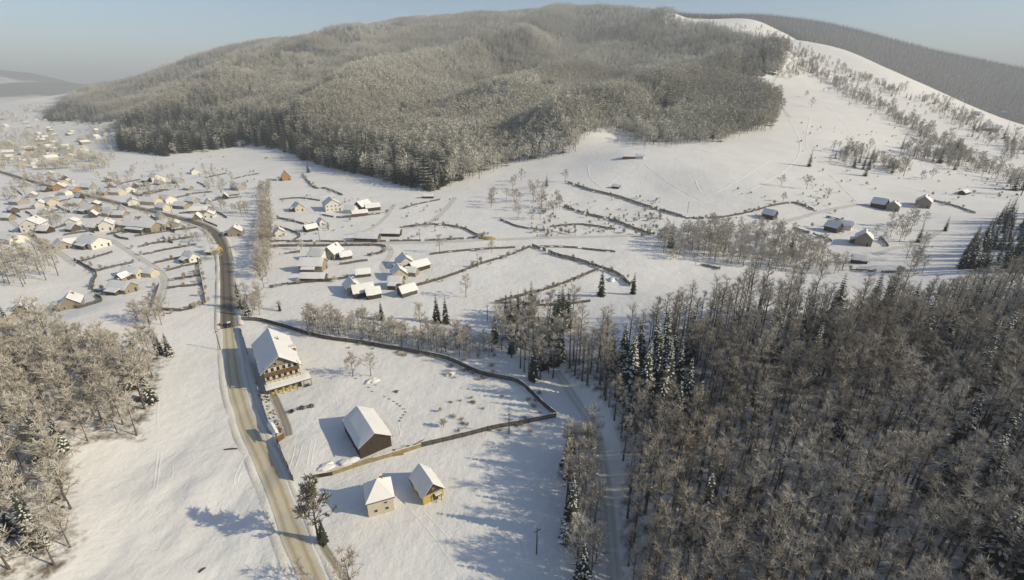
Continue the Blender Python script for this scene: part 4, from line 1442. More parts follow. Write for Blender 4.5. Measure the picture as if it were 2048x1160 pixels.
def fence_far(pts, h, label, m='wood', step=2.6, wide=0.05, group=None):
    """a thin fence too far off to pick out its boards"""
    P = resample(path_xy(pts), step)
    x0, y0 = P[0]; z0 = float(zg(x0, y0))
    e = empty('fence', (x0, y0, z0))
    tag(e, label, 'fence', group)
    rf = random.Random(int(abs(x0 * 7 + y0)))
    b, q = MB(), MB()
    Z = zg(P[:, 0], P[:, 1])
    N_ = normals(P)
    for i in range(len(P)):
        X, Y, z = P[i][0] - x0, P[i][1] - y0, Z[i] - z0
        q.box(X - .09, X + .09, Y - .09, Y + .09, z - 0.5, z + h * rf.uniform(1.0, 1.25))
        if i < len(P) - 1 and rf.random() > 0.04:
            X2, Y2, z2 = P[i + 1][0] - x0, P[i + 1][1] - y0, Z[i + 1] - z0 - 0.02
            z = z + rf.uniform(-.14, .12); z2 = z2 + rf.uniform(-.14, .12)
            nx, ny = N_[i] * wide
            for r0, r1 in ((0.06, 0.30), (0.36, 0.62), (0.68, 0.97)):
                if rf.random() < 0.06:
                    continue
                V = [(X - nx, Y - ny, z + h * r0), (X2 - nx, Y2 - ny, z2 + h * r0), (X2 - nx, Y2 - ny, z2 + h * r1), (X - nx, Y - ny, z + h * r1)]
                V += [(a + 2 * nx, c + 2 * ny, d) for a, c, d in V]
                b.add(V, [(0, 1, 2, 3), (7, 6, 5, 4), (3, 2, 6, 7), (0, 4, 5, 1)])
    o = link('boards', b.mesh('fence_boards', M[m]), e); o['kind'] = 'stuff'
    o = link('posts', q.mesh('fence_posts', M[m]), e); o['kind'] = 'stuff'


fence_near([(484, 641), (520, 643), (560, 653), (610, 668), (660, 680), (720, 688), (780, 698), (840, 709), (890, 719), (930, 736), (960, 749), (1000, 758), (1035, 766),
            (1060, 786), (1085, 811), (1112, 833)], 1.7, 'long curving dark board fence behind the chalet and along the field', M['wood'], 2.8)
fence_near([(1112, 835), (1060, 846), (1000, 856), (940, 871), (890, 883), (845, 894)], 1.6, 'dark board fence running down from the field corner to the barn', M['wood'], 2.6)
fence_near([(842, 895), (800, 908), (760, 920), (720, 932), (666, 950)], 1.3, 'yellow new plank fence in front of the barn', M['newwood'], 2.4, boards='h')
fence_near([(664, 951), (640, 955), (618, 959)], 1.2, 'short dark plank fence between the pine and the yellow planks', M['dwood'], 2.2, boards='h')
fence_near([(481, 657), (490, 688), (502, 735), (516, 781), (529, 820), (545, 868)], 1.9, 'board fence along the road in front of the chalet', M['wood'], 2.4, gap=0.012)
fence_near([(556, 888), (570, 922), (587, 962)], 1.9, 'board fence along the road between the gate and the pine', M['wood'], 2.4, gap=0.012)
FENCES = [
    ([(1064, 493), (1110, 511), (1160, 524), (1200, 538), (1235, 551), (1260, 573)], 2.0, 'thick dark fence on the right side of the big field'),
    ([(1195, 540), (1120, 571), (1050, 591), (990, 607)], 1.5, 'dark fence closing the lower side of the big field'),
    ([(832, 573), (900, 553), (960, 530), (1020, 511), (1060, 495)], 1.5, 'long fence on the upper side of the big field'),
    ([(990, 608), (1040, 609), (1100, 612), (1180, 604)], 1.2, 'low fence below the big field'),
    ([(1135, 366), (1180, 381), (1240, 396), (1300, 416), (1370, 436)], 2.0, 'straight fence along the foot of the ski meadow'),
    ([(1128, 413), (1160, 426), (1220, 441), (1280, 463), (1330, 476)], 1.8, 'second fence below the ski meadow'),
    ([(540, 484), (640, 484), (760, 484), (900, 480), (950, 476), (972, 469)], 1.3, 'fence on the far side of the straight lane'),
    ([(540, 494), (650, 493), (755, 492), (772, 499), (762, 507), (735, 512)], 1.5, 'fence on the near side of the straight lane'),
    ([(800, 456), (860, 450), (920, 456), (950, 469), (966, 476)], 1.4, 'fence of the wedge shaped field above the lane'),
    ([(1536, 414), (1588, 407), (1632, 423)], 1.6, 'fence round the yard of the dark house'),
    ([(1370, 438), (1440, 436), (1500, 425), (1530, 416)], 1.4, 'fence joining the ski meadow to the dark house'),
    ([(155, 526), (190, 516), (225, 505)], 1.2, 'upper fence of the terraced left fields'),
    ([(149, 521), (191, 545), (189, 562), (185, 580)], 1.6, 'bent fence left of the terraced fields'),
    ([(192, 544), (235, 533), (279, 523)], 1.2, 'middle fence of the terraced left fields'),
    ([(271, 473), (330, 464), (393, 456)], 1.2, 'highest fence of the strip fields by the bend'),
    ([(277, 495), (330, 484), (388, 474)], 1.2, 'second fence of the strip fields by the bend'),
    ([(287, 510), (340, 499), (393, 490)], 1.2, 'third fence of the strip fields by the bend'),
    ([(310, 527), (362, 516)], 1.2, 'fourth fence of the strip fields by the bend'),
    ([(334, 542), (398, 527)], 1.2, 'fifth fence of the strip fields by the bend'),
    ([(338, 562), (401, 552)], 1.2, 'sixth fence of the strip fields by the bend'),
    ([(336, 578), (403, 570)], 1.2, 'lowest cross fence of the strip fields by the bend'),
    ([(396, 526), (402, 555), (411, 603)], 1.3, 'fence ending the strip fields towards the road'),
    ([(321, 621), (367, 622), (411, 606)], 1.5, 'curved fence below the strip fields'),
    ([(303, 616), (312, 590), (318, 570)], 1.2, 'fence on the left edge of the curving lane'),
    ([(158, 617), (204, 603), (191, 591)], 1.5, 'hooked fence beside the house above the left wood'),
    ([(185, 583), (230, 588)], 1.2, 'short fence in front of the tan farm house'),
    ([(215, 470), (266, 460)], 1.3, 'fence below the long brown building'),
    ([(605, 349), (628, 375), (652, 378), (685, 391)], 1.6, 'fence winding down from the orange house'),
    ([(556, 437), (608, 449)], 1.4, 'fence below the cream house of the middle village'),
    ([(540, 575), (602, 567), (703, 556)], 1.3, 'fence below the long low woodshed'),
    ([(1588, 458), (1630, 472), (1663, 484)], 1.6, 'fence in front of the dark gabled house'),
    ([(1652, 435), (1681, 442), (1700, 450)], 1.5, 'short fence behind the dark gabled house'),
    ([(1761, 476), (1776, 494)], 1.5, 'short fence beside the large tan house'),
    ([(1862, 401), (1910, 413), (1950, 427)], 1.3, 'fence dropping right of the highest farm house'),
    ([(1391, 530), (1415, 534), (1438, 539)], 1.4, 'dark fence stub between the stream trees'),
    ([(60, 470), (100, 495), (112, 500)], 1.3, 'fence beside the lane past the big left house'),
    ([(80, 462), (120, 455), (150, 445)], 1.3, 'fence right of the largest white house'),
    ([(1700, 540), (1770, 546), (1800, 545)], 1.2, 'fence below the low dark hut'),
]
for pts, h, lab in FENCES:
    fence_far(pts, h, lab)


# ------------------------------------------------------------------ the roofed gate, poles, car and yard things
def gate():
    a, c = gp(546, 869), gp(556, 887)
    d = c - a; d.z = 0
    mid = (a + c) / 2
    e = empty('roofed_gate', (mid.x, mid.y, float(zg(mid.x, mid.y))), math.atan2(d.y, d.x))
    tag(e, 'tall roofed wooden gate in the road fence with a snowy cap', 'gate')
    L = d.length
    for s in (-1, 1):
        b = MB(); b.box(-.16, .16, -.16, .16, -.6, 3.1)
        link('post', b.mesh('gate_post', M['dwood']), e, (s * L / 2, 0, 0))
        b = MB()
        for k in range(6):
            b.box(k * L / 13, k * L / 13 + L / 14, -.03, .03, 0.15, 1.9)
        b.box(0, L / 2 - 0.2, .031, .08, .5, .62); b.box(0, L / 2 - 0.2, .031, .08, 1.4, 1.52)
        o = link('gate_leaf', b.mesh('gate_leaf', M['brown']), e, (s * (L / 2 - 0.16), 0, 0), (math.pi if s > 0 else 0) + s * -1.2)
    b = MB(); b.box(-L / 2 - .5, L / 2 + .5, -.12, .12, 2.9, 3.15)
    link('beam', b.mesh('gate_beam', M['dwood']), e)
    b = gable_roof(1.5, L + 1.2, 3.1, 3.75, 0.1)
    ro = link('roof', b.mesh('gate_roof', M['dwood']), e); ro.rotation_euler = (0, 0, math.pi / 2)
    link('snow_cover', gable_snow(1.5, L + 1.2, 3.1, 3.75, 0.1, sn=0.22, nx=6, ny=8, seed=9).mesh('snow_cover', M['snow']), ro)


gate()


def pole(px, py, h, label):
    p = gp(px, py)
    e = empty('utility_pole', p)
    tag(e, label, 'pole', 'utility poles in the fields')
    b = MB(); b.tube([(0, 0, -.8), (0, 0, h * .5), (0, 0, h)], [.16, .14, .11], 6)
    link('shaft', b.mesh('pole_shaft', M['wood']), e)
    b = MB(); b.box(-.8, .8, -.06, .06, h - .7, h - .56)
    link('cross_arm', b.mesh('cross_arm', M['dwood']), e, rz=0.5)
    for s in (-.7, 0, .7):
        b = MB(); b.tube([(0, 0, 0), (0, 0, .2)], [.05, .04], 5)
        link('insulator', b.mesh('insulator', M['frame']), e, (s * math.cos(.5), s * math.sin(.5), h - .56))


for px, py, h, lab in ((955, 536, 8, 'utility pole in the middle of the big field'), (975, 646, 8, 'utility pole by the hedge above the curving fence'),
                       (1018, 868, 7, 'utility pole at the fence in the shaded field'), (1073, 1108, 7, 'utility pole low in the shaded field'),
                       (441, 700, 8, 'utility pole on the open side of the road'), (447, 560, 8, 'utility pole where the road turns dark'),
                       (1375, 425, 8, 'utility pole under the ski meadow'),
                       (466, 520, 8, 'utility pole on the inside of the road bend'), (410, 442, 9, 'utility pole just past the road bend'), (345, 428, 9, 'utility pole halfway along the village road'),
                       (280, 412, 9, 'utility pole by the small white house at the road'), (205, 394, 9, 'utility pole near the red shed on the road'), (640, 484, 8, 'utility pole on the straight lane near the tree line'),
                       (840, 483, 8, 'utility pole on the straight lane in mid valley'), (1150, 471, 8, 'utility pole on the straight lane below the orchard')):
    pole(px, py, h, lab)


def car():
    p = gp(459, 652)
    e = empty('parked_car', (p.x, p.y, p.z + 0.07), math.radians(32) + math.pi / 2)
    tag(e, 'small dark car on the road where the gritted surface ends', 'car')
    prof = [(-2.1, .35), (-2.15, .75), (-1.9, .92), (-1.2, .98), (-.65, 1.42), (.9, 1.46), (1.75, 1.0), (2.1, .9), (2.12, .35)]
    b = MB()
    n = len(prof)
    V = []
    for s in (-1, 1):
        for x, z in prof:
            V.append((x, s * (.85 if z < 1.1 else .66), z))
    F = [tuple(range(n))[::-1], tuple(range(n, 2 * n))] + [(i, i + 1, n + i + 1, n + i) for i in range(n - 1)] + [(n - 1, 0, n, 2 * n - 1)]
    b.add(V, F)
    link('body', b.mesh('car_body', M['carpaint']), e)
    for s in (-1, 1):
        for x0, x1 in ((-.95, .05), (.15, 1.2)):
            b = MB(); b.add([(x0 - .0, s * .80, 1.02), (x1, s * .80, 1.02), (x1 - .12, s * .69, 1.38), (x0 + .25 * (x0 < 0), s * .69, 1.38)], [(0, 1, 2, 3) if s < 0 else (3, 2, 1, 0)])
            link('window', b.mesh('car_window', M['glass']), e)
        for x in (-1.35, 1.35):
            b = MB(); b.tube([(0, -.1, 0), (0, .1, 0)], [.32, .32], 12)
            w_ = link('wheel', b.mesh('tyre', M['tyre']), e, (x, s * .8, .32))
            b = MB(); b.tube([(0, -.105, 0), (0, .105, 0)], [.19, .19], 10)
            link('rim', b.mesh('rim', M['frame']), w_)
        b = MB(); b.box(-.04, .04, -.14, .14, -.08, .08)
        link('headlight', b.mesh('headlight', M['frame']), e, (-2.14, s * .6, .68))
    b = MB(); b.add([(1.78, -.62, 1.03), (1.78, .62, 1.03), (.98, .56, 1.46), (.98, -.56, 1.46)], [(0, 1, 2, 3)])
    link('rear_window', b.mesh('rear_window', M['glass']), e)
    b = MB(); b.box(-.6, 1.0, -.6, .6, 1.47, 1.55)
    link('roof_snow', b.mesh('roof_snow', M['snow']), e)


car()


def lump(seed, rx, ry, h, n=14, m=7):
    r = random.Random(seed)
    V, F = [], []
    for j in range(m):
        t = j / (m - 1)
        for i in range(n):
            a = 6.2832 * i / n
            k = (1 + 0.24 * math.sin(2 * a + seed) + 0.17 * math.sin(3 * a + 2.3 * seed) + 0.09 * math.sin(5 * a + seed) + r.uniform(-.13, .13)) * math.cos(t * 1.5)
            V.append((rx * k * math.cos(a), ry * k * math.sin(a), h * math.sin(t * 1.5) * (1 + (r.uniform(-.16, .16) if j else 0)) - 0.25 * (j == 0)))
    for j in range(m - 1):
        for i in range(n):
            F.append((j * n + i, j * n + (i + 1) % n, (j + 1) * n + (i + 1) % n, (j + 1) * n + i))
    F.append(tuple((m - 1) * n + i for i in range(n)))
    b = MB(); b.add(V, F)
    return b


for px, py, rx, ry, h, lab in ((652, 934, 2.4, 1.1, 0.65, 'rounded snow heap beside the dark plank fence'), (700, 922, 2.6, 1.2, 0.7, 'taller rounded snow heap behind the yellow plank fence'),
                               (745, 762, 2.2, 1.3, 0.7, 'low snow heap below the two bare trees'), (900, 748, 1.6, 1.1, 0.6, 'small snow hump under the curving fence'),
                               (1225, 560, 3, 2, 1.2, 'snow heap at the corner of the big field')):
    p = gp(px, py)
    tag(link('snow_heap', lump(px, rx, ry, h, 26, 8).mesh('snow_heap', M['snow'], True), loc=p, rz=0.6), lab, 'snow heap')

# rockery strip between road fence and path, and stones in the yard
rr = random.Random(21)
ROCKM = []
for k in range(5):
    b = lump(40 + k, .55, .42, .45, 7, 4)
    b.I = [0 if i < len(b.I) * (0.6 + 0.1 * k) else 1 for i in range(len(b.I))]
    ROCKM.append(b.mesh('rock', [M['stone'], M['snow']]))
for k in range(34):
    t = rr.random()
    px = 526 + 34 * t + rr.uniform(-9, 9); py = 785 + 78 * t + rr.uniform(-5, 5)
    p = gp(px, py)
    tag(link('rock', ROCKM[k % 5], loc=p, rz=rr.uniform(0, 6), scale=(rr.uniform(.7, 1.5),) * 3), 'snow capped stone in the rockery inside the road fence', 'rock', 'stones of the rockery')
for k, (px, py) in enumerate([(771, 793), (779, 798), (788, 803), (795, 808), (801, 812), (808, 818), (812, 824), (808, 830), (803, 836), (800, 842), (738, 775), (745, 783), (752, 770), (730, 768), (722, 752), (712, 757), (700, 748)]):
    p = gp(px, py)
    ring = k < 10
    tag(link('rock', ROCKM[k % 5], loc=p, rz=rr.uniform(0, 6), scale=(0.8, 0.8, 0.7)), 'small dark stone in the arc of stones above the barn' if ring else 'snowy stone in the heap below the two bare trees',
        'rock', 'arc of stones above the barn' if ring else 'stones below the bare trees')

# clipped bushes of the yard
bm_ = shrub(71, 1.0, 170, 0.06, 0.15)
BUSH = bm_.mesh('bush', [M['needle'], M['snow']])
for px, py, s, lab in ((583, 824, 1.0, 'dark clipped bush, left of the three in front of the chalet'), (603, 818, 1.05, 'dark clipped bush, middle of the three in front of the chalet'),
                       (622, 814, 1.0, 'dark clipped bush, right of the three in front of the chalet'), (616, 772, 0.85, 'dark bush at the corner of the chalet porch'),
                       (441, 651, 1.0, 'dark bush on the road side opposite the fence end'), (793, 784, 0.7, 'lone small dark bush in the yard above the barn')):
    tag(link('bush', BUSH, loc=gp(px, py), rz=px, scale=(s, s, s * 0.85)), lab, 'bush')

for px, py, a, l, lab in ((462, 899, 0.1, 3.2, 'fallen log lying on the snow left of the road'), (405, 1141, 1.0, 1.2, 'short stump of wood in the lower left snow')):
    p = gp(px, py)
    b = MB(); b.tube([(-l / 2, 0, .15), (0, .05, .2), (l / 2, 0, .18)], [.16, .2, .14], 8)
    e = tag(link('log', b.mesh('log', M['dwood']), loc=p, rz=a), lab, 'log')
rr = random.Random(8)
for k in range(12):
    t = rr.random()
    p = gp(785 + 55 * t, 908 - 20 * t + rr.uniform(-6, 8))
    b = MB(); b.box(-1.3, 1.3, -.12, .12, 0.02, .16, 0); b.box(-1.28, 1.28, -.11, .11, .16, .22, 1 if k % 2 else 0)
    tag(link('plank', b.mesh('plank', [M['newwood'], M['snow']]), loc=p + Vector((0, 0, 0.05 + 0.02 * k)), rz=rr.uniform(0.1, 1.2)), 'loose yellow plank strewn at the end of the new plank fence', 'plank', 'loose planks by the barn')
p = gp(975, 478)
tag(link('straw_heap', lump(3, 5, 2.0, 1.6).mesh('straw_heap', M['straw'], True), loc=p), 'yellow straw heap beside the straight lane', 'straw heap')

# ------------------------------------------------------------------ single trees and hedges
def solo(items):
    for key, px, py, s, name, lab in items:
        p = gp(px, py)
        put_tree(key, p, s, (px * 1.7) % 6.28, name, lab, None)


solo([
    ('pine', 637, 1080, 0.88, 'pine_tree', 'tall snowy pine with a bare lower trunk leaning over the road'),
    ('dspruce0', 648, 1086, 0.6, 'spruce_tree', 'thin young conifer at the foot of the tall roadside pine'),
    ('frosted1', 705, 1195, 0.85, 'bare_tree', 'frosted bushy tree at the bottom edge beside the trodden path'),
    ('orchard0', 706, 752, 1.15, 'bare_tree', 'left of the two bare trees in the chalet yard'),
    ('orchard1', 742, 752, 1.05, 'bare_tree', 'right of the two bare trees in the chalet yard'),
    ('spruce1', 483, 618, 0.72, 'spruce_tree', 'tall spruce on the right side of the dark road'),
    ('spruce0', 497, 632, 0.55, 'spruce_tree', 'shorter spruce close to the tall one by the dark road'),
    ('dspruce2', 874, 645, 0.82, 'spruce_tree', 'left of the pair of dark spruces above the hedge'),
    ('dspruce1', 892, 646, 0.88, 'spruce_tree', 'right of the pair of dark spruces above the hedge'),
    ('dspruce0', 764, 640, 0.75, 'spruce_tree', 'single dark spruce below the central farmyard'),
    ('orchard2', 932, 595, 1.15, 'bare_tree', 'lone bare tree in the big field'),
    ('frosted0', 842, 660, 0.95, 'bare_tree', 'tall bare tree left of the pair of dark spruces'),
    ('orchard0', 560, 620, 0.6, 'bare_tree', 'little dark tree by the shaded stream bed'),
    ('dspruce0', 560, 622, 0.4, 'spruce_tree', 'small spruce by the shaded stream bed'),
    ('dspruce1', 1202, 592, 1.05, 'spruce_tree', 'dark spruce at the right corner of the big field'),
    ('dspruce0', 1266, 588, 0.9, 'spruce_tree', 'dark spruce on the bank right of the big field'),
    ('dspruce2', 1341, 494, 1.1, 'spruce_tree', 'tall dark spruce where the stream trees begin'),
    ('spruce0', 1580, 512, 0.75, 'spruce_tree', 'spruce standing out of the stream trees'),
    ('dspruce1', 1618, 333, 1.35, 'spruce_tree', 'lone dark spruce on the open ski meadow'),
    ('orchard1', 1562, 372, 1.2, 'bare_tree', 'upper left round tree low on the ski meadow'),
    ('orchard2', 1613, 378, 1.25, 'bare_tree', 'largest round tree low on the ski meadow'),
    ('orchard0', 1566, 403, 1.0, 'bare_tree', 'lower left round tree on the ski meadow'),
    ('orchard1', 1655, 397, 1.0, 'bare_tree', 'leaning round tree above the right farm'),
    ('orchard2', 1622, 215, 1.6, 'bare_tree', 'lone tree high on the meadow ridge'),
    ('orchard0', 1612, 195, 1.5, 'bare_tree', 'tree just above the lone tree on the meadow ridge'),
    ('orchard0', 1843, 360, 1.2, 'bare_tree', 'left of two round trees on the right slope'),
    ('orchard1', 1863, 358, 1.2, 'bare_tree', 'right of two round trees on the right slope'),
    ('dspruce1', 1836, 485, 0.95, 'spruce_tree', 'dark spruce beside the right farm'),
    ('dspruce0', 1890, 462, 0.9, 'spruce_tree', 'slim spruce right of the right farm'),
    ('dspruce0', 1093, 372, 1.0, 'spruce_tree', 'dark spruce above the orchard trees'),
    ('frosted2', 1083, 418, 1.05, 'bare_tree', 'thick bare tree at the centre of the orchard'),
    ('orchard2', 1114, 416, 1.5, 'bare_tree', 'round bare tree right in the orchard'),
    ('orchard0', 1028, 405, 1.5, 'bare_tree', 'round bare tree left in the orchard'),
    ('orchard1', 984, 404, 1.4, 'bare_tree', 'bare tree on the left slope of the orchard'),
    ('orchard2', 1042, 362, 1.3, 'bare_tree', 'bare tree at the top of the orchard below the forest'),
    ('orchard1', 1130, 363, 1.4, 'bare_tree', 'bare tree at the upper end of the straight meadow fence'),
    ('orchard0', 983, 505, 1.0, 'bare_tree', 'small bare tree right of the lane in mid valley'),
    ('frosted3', 880, 505, 0.7, 'bare_tree', 'bare tree beside the lane above the big field'),
    ('dspruce2', 617, 345, 1.1, 'spruce_tree', 'spruce standing before the forest edge near the orange house'),
    ('dspruce1', 1730, 352, 1.2, 'spruce_tree', 'foremost dark spruce of the meadow thicket'),
    ('spruce2', 20, 660, 0.55, 'spruce_tree', 'dark conifer in front of the half hidden house'),
    ('orchard0', 603, 500, 0.9, 'bare_tree', 'bare tree beside the straight lane near the line of trees'),
    ('frosted0', 628, 655, 0.85, 'bare_tree', 'bare tree at the left end of the stream hedge'),
    ('spruce1', 1500, 1050, 0.8, 'spruce_tree', 'snowy spruce standing alone in the thin part of the right wood'),
    ('spruce0', 1880, 1010, 0.95, 'spruce_tree', 'snowy spruce deep in the lower right wood'),
    ('spruce2', 1945, 1010, 0.9, 'spruce_tree', 'second snowy spruce deep in the lower right wood'),
    ('spruce1', 2030, 1180, 0.95, 'spruce_tree', 'snowy spruce at the lower right corner'),
    ('spruce0', 1868, 745, 1.15, 'spruce_tree', 'spruce topping the crowns in the upper right wood'),
    ('spruce1', 1775, 700, 1.0, 'spruce_tree', 'spruce left of the one topping the upper right wood'),
    ('spruce1', 340, 712, 0.5, 'spruce_tree', 'bushy conifer at the tip of the left wood'),
    ('spruce2', 320, 708, 0.48, 'spruce_tree', 'second conifer just behind the tip of the left wood'),
])


def clump(poly, n, kinds, smin, smax, name, lab, group, seed, sp=0.0, spk=('dspruce0', 'dspruce1'), spl=None, mind=2.0, keep=None, mass=None):
    r = random.Random(seed)
    xs = [a for a, _ in poly]; ys = [c for _, c in poly]
    got = []; tries = 0; rest = []
    while len(got) < n and tries < n * 60:
        tries += 1
        px, py = r.uniform(min(xs), max(xs)), r.uniform(min(ys), max(ys))
        if not in_poly(np.array([px]), np.array([py]), poly)[0]:
            continue
        p = gp(px, py)
        if any((p - q).length < mind for q in got):
            continue
        got.append(p)
        s = r.uniform(smin, smax)
        if keep and len(got) > keep:
            rest.append((p.x, p.y, p.z, s, r.uniform(0, 6.28), r.choice(kinds)))
        elif r.random() < sp:
            put_tree(r.choice(spk), p, s, r.uniform(0, 6.28), 'spruce_tree', spl, group + ', conifers')
        else:
            put_tree(r.choice(kinds), p, s, r.uniform(0, 6.28), name, lab, group)
    if rest:
        mass_trees(mass[0], mass[1], rest)


FR = ['frosted%d' % i for i in range(4)]; OR = ['orchard%d' % i for i in range(3)]; DS = ['dspruce%d' % i for i in range(3)]
clump([(600, 655), (650, 645), (800, 668), (980, 690), (990, 722), (880, 708), (760, 690), (620, 674)], 120, FR + OR, 0.36, 0.72, 'bare_tree', 'bare tree in the hedge along the stream behind the curving fence', 'stream hedge behind the chalet', 1, mind=1.6, keep=45, mass=('stream_scrub', 'tangle of smaller bare trees filling the stream hedge'))
clump([(1000, 650), (1060, 625), (1150, 640), (1120, 700), (1110, 760), (1060, 770), (1030, 720), (980, 700)], 62, FR + ['beech0', 'beech1'], 0.75, 1.1, 'bare_tree', 'bare tree in the mixed clump at the corner of the wood', 'mixed clump at the wood corner', 2, 0.45, DS, 'dark spruce in the mixed clump at the corner of the wood', 1.9)
clump([(520, 372), (540, 372), (545, 480), (535, 560), (515, 560), (525, 470)], 90, OR, 0.9, 1.3, 'bare_tree', 'grey bare tree in the dense line running up from the road bend', 'line of trees above the bend', 3, mind=1.6, keep=40, mass=('line_scrub', 'smaller bare trees thickening the line above the bend'))
clump([(520, 560), (540, 560), (520, 630), (480, 640), (490, 600)], 14, OR, 0.6, 1.0, 'bare_tree', 'bare tree beside the stream where it nears the road', 'trees by the stream near the road', 13, mind=2.0)
clump([(1310, 480), (1420, 455), (1530, 462), (1640, 500), (1700, 545), (1620, 552), (1500, 535), (1400, 525), (1330, 520)], 260, FR + OR, 0.5, 0.9, 'bare_tree', 'bare tree in the wide thicket along the right stream', 'thicket along the right stream', 4, 0.05, DS, 'spruce in the wide thicket along the right stream', 2.2, keep=55, mass=('thicket_scrub', 'tangle of smaller bare trees filling the right thicket'))
clump([(1740, 450), (1850, 445), (1850, 490), (1760, 492)], 14, FR + OR, 0.7, 1.0, 'bare_tree', 'big bare tree in the yard of the right farm', 'trees of the right farm', 5, mind=4)
clump([(1800, 520), (1850, 500), (1860, 545), (1810, 550)], 8, FR, 0.6, 0.9, 'bare_tree', 'bare tree below the right farm beside the shaded snow', 'trees below the right farm', 15, mind=3)
clump([(1912, 545), (1950, 490), (2000, 445), (2048, 420), (2130, 420), (2130, 545), (2048, 548)], 95, ['spruce0', 'dspruce1', 'dspruce2'], 0.75, 1.15, 'spruce_tree', 'dark spruce in the dense stand at the right edge', 'spruce stand at the right edge', 6, mind=2.6)
clump([(1655, 312), (1700, 300), (1790, 320), (1802, 350), (1740, 345), (1690, 335)], 46, DS + OR, 0.6, 1.0, 'young_tree', 'young tree in the thicket on the ski meadow', 'thicket on the ski meadow', 7, mind=2.5)
clump([(0, 570), (60, 575), (135, 545), (110, 505), (0, 520), (-60, 545)], 34, FR, 0.7, 1.0, 'bare_tree', 'bare grey tree in the grove at the left edge', 'grove at the left edge', 8, mind=3)
clump([(1135, 900), (1185, 890), (1190, 1000), (1195, 1160), (1150, 1200), (1130, 1000)], 34, FR + ['beech0', 'beech1'], 0.6, 0.95, 'bare_tree', 'bare tree in the thin row between field and shaded track', 'row between field and track', 9, 0.2, ('spruce0',), 'spruce in the thin row between field and shaded track', 1.8)
clump([(1235, 745), (1330, 735), (1360, 800), (1395, 830), (1390, 880), (1330, 875), (1245, 815)], 17, ['spruce0', 'spruce1', 'spruce2'], 0.95, 1.2, 'spruce_tree', 'tall snow laden spruce in the group at the front of the right wood', 'snow laden spruces at the wood front', 10, mind=4.5)
clump([(950, 372), (1050, 355), (1125, 372), (1125, 425), (1060, 445), (975, 430)], 24, OR, 0.9, 1.5, 'bare_tree', 'bare tree scattered over the shaded orchard slope below the forest', 'orchard slope trees', 16, mind=7)
clump([(360, 460), (400, 455), (440, 500), (440, 560), (415, 540), (390, 490)], 16, OR, 0.5, 0.9, 'bare_tree', 'bare bush like tree inside the road bend', 'scrub inside the road bend', 11, mind=2.5)
clump([(270, 640), (330, 630), (335, 650), (280, 660)], 8, OR, 0.9, 1.1, 'bare_tree', 'grey bare tree below the end of the curving lane', 'trees below the curving lane', 12, mind=2.5)
# hedgerows over the right hillside
for k, (line, n, lab) in enumerate([
    ([(1605, 128), (1650, 160), (1700, 190), (1760, 215), (1830, 262), (1900, 300), (1915, 312)], 60, 'bare tree in the broad hedge slanting down the meadow ridge'),
    ([(1590, 105), (1640, 122), (1700, 150), (1760, 172), (1840, 205)], 34, 'bare tree in the upper hedge along the meadow ridge'),
    ([(1820, 300), (1850, 315), (1880, 320), (1905, 330)], 18, 'tree in the short copse on the right slope'),
    ([(1840, 195), (1900, 225), (1960, 255), (2048, 310)], 40, 'tree among the houses of the right shoulder'),
    ([(1910, 310), (1960, 340), (2010, 368), (2060, 385)], 16, 'tree along the lower right slope above the spruce stand'),
    ([(1380, 50), (1450, 60), (1520, 70), (1580, 95), (1600, 110)], 30, 'scattered tree on the top snowfield'),
]):
    L = np.array(line, float)
    r = random.Random(60 + k)
    for i in range(n):
        t = r.random() * (len(L) - 1); j = int(t); q = L[j] + (L[min(j + 1, len(L) - 1)] - L[j]) * (t - j)
        p = gp(q[0] + r.gauss(0, 8), q[1] + r.gauss(0, 5))
        sp = r.random() < (0.25 if k != 3 else 0.4)
        key = r.choice(DS if sp else FR + OR)
        put_tree(key, p, r.uniform(0.95, 1.6), r.uniform(0, 6.28), 'hillside_tree', lab, 'hillside trees %s' % ('abcdef'[k]))
hs = []
r = random.Random(77)
for line, n, sg in [
    ([(1605, 128), (1650, 160), (1700, 190), (1760, 215), (1830, 262), (1900, 300), (1935, 318)], 330, (7, 5)),
    ([(1590, 105), (1640, 122), (1700, 150), (1760, 172), (1800, 190)], 150, (8, 4)),
    ([(1700, 185), (1740, 200), (1790, 232), (1850, 270)], 130, (14, 8)),
    ([(1815, 300), (1850, 318), (1890, 322), (1915, 332)], 70, (12, 7)),
    ([(1850, 200), (1900, 228), (1960, 262), (2048, 320)], 200, (16, 9)),
    ([(1660, 308), (1720, 312), (1780, 332), (1800, 348)], 70, (10, 5)),
    ([(1580, 110), (1605, 130), (1590, 150), (1560, 145)], 90, (10, 6)),
    ([(1385, 48), (1450, 58), (1530, 66), (1590, 98)], 60, (14, 5)),
    ([(1500, 262), (1400, 288), (1300, 290), (1250, 282)], 40, (20, 4)),
    ([(1945, 330), (2000, 352), (2060, 372)], 60, (14, 6)),
]:
    L = np.array(line, float)
    for i in range(n):
        t = r.random() * (len(L) - 1); j = int(t); q = L[j] + (L[min(j + 1, len(L) - 1)] - L[j]) * (t - j)
        p = gp(q[0] + r.gauss(0, sg[0]), q[1] + r.gauss(0, sg[1]))
        if p.y > 2600:
            continue
        hs.append((p.x, p.y, p.z, r.uniform(0.55, 1.05), r.uniform(0, 6.28), r.choice(FR + OR + (DS[:1] if r.random() < .3 else OR))))
mass_trees('hillside_scrub', 'grey hedges and scrub striping the right hillside', hs)

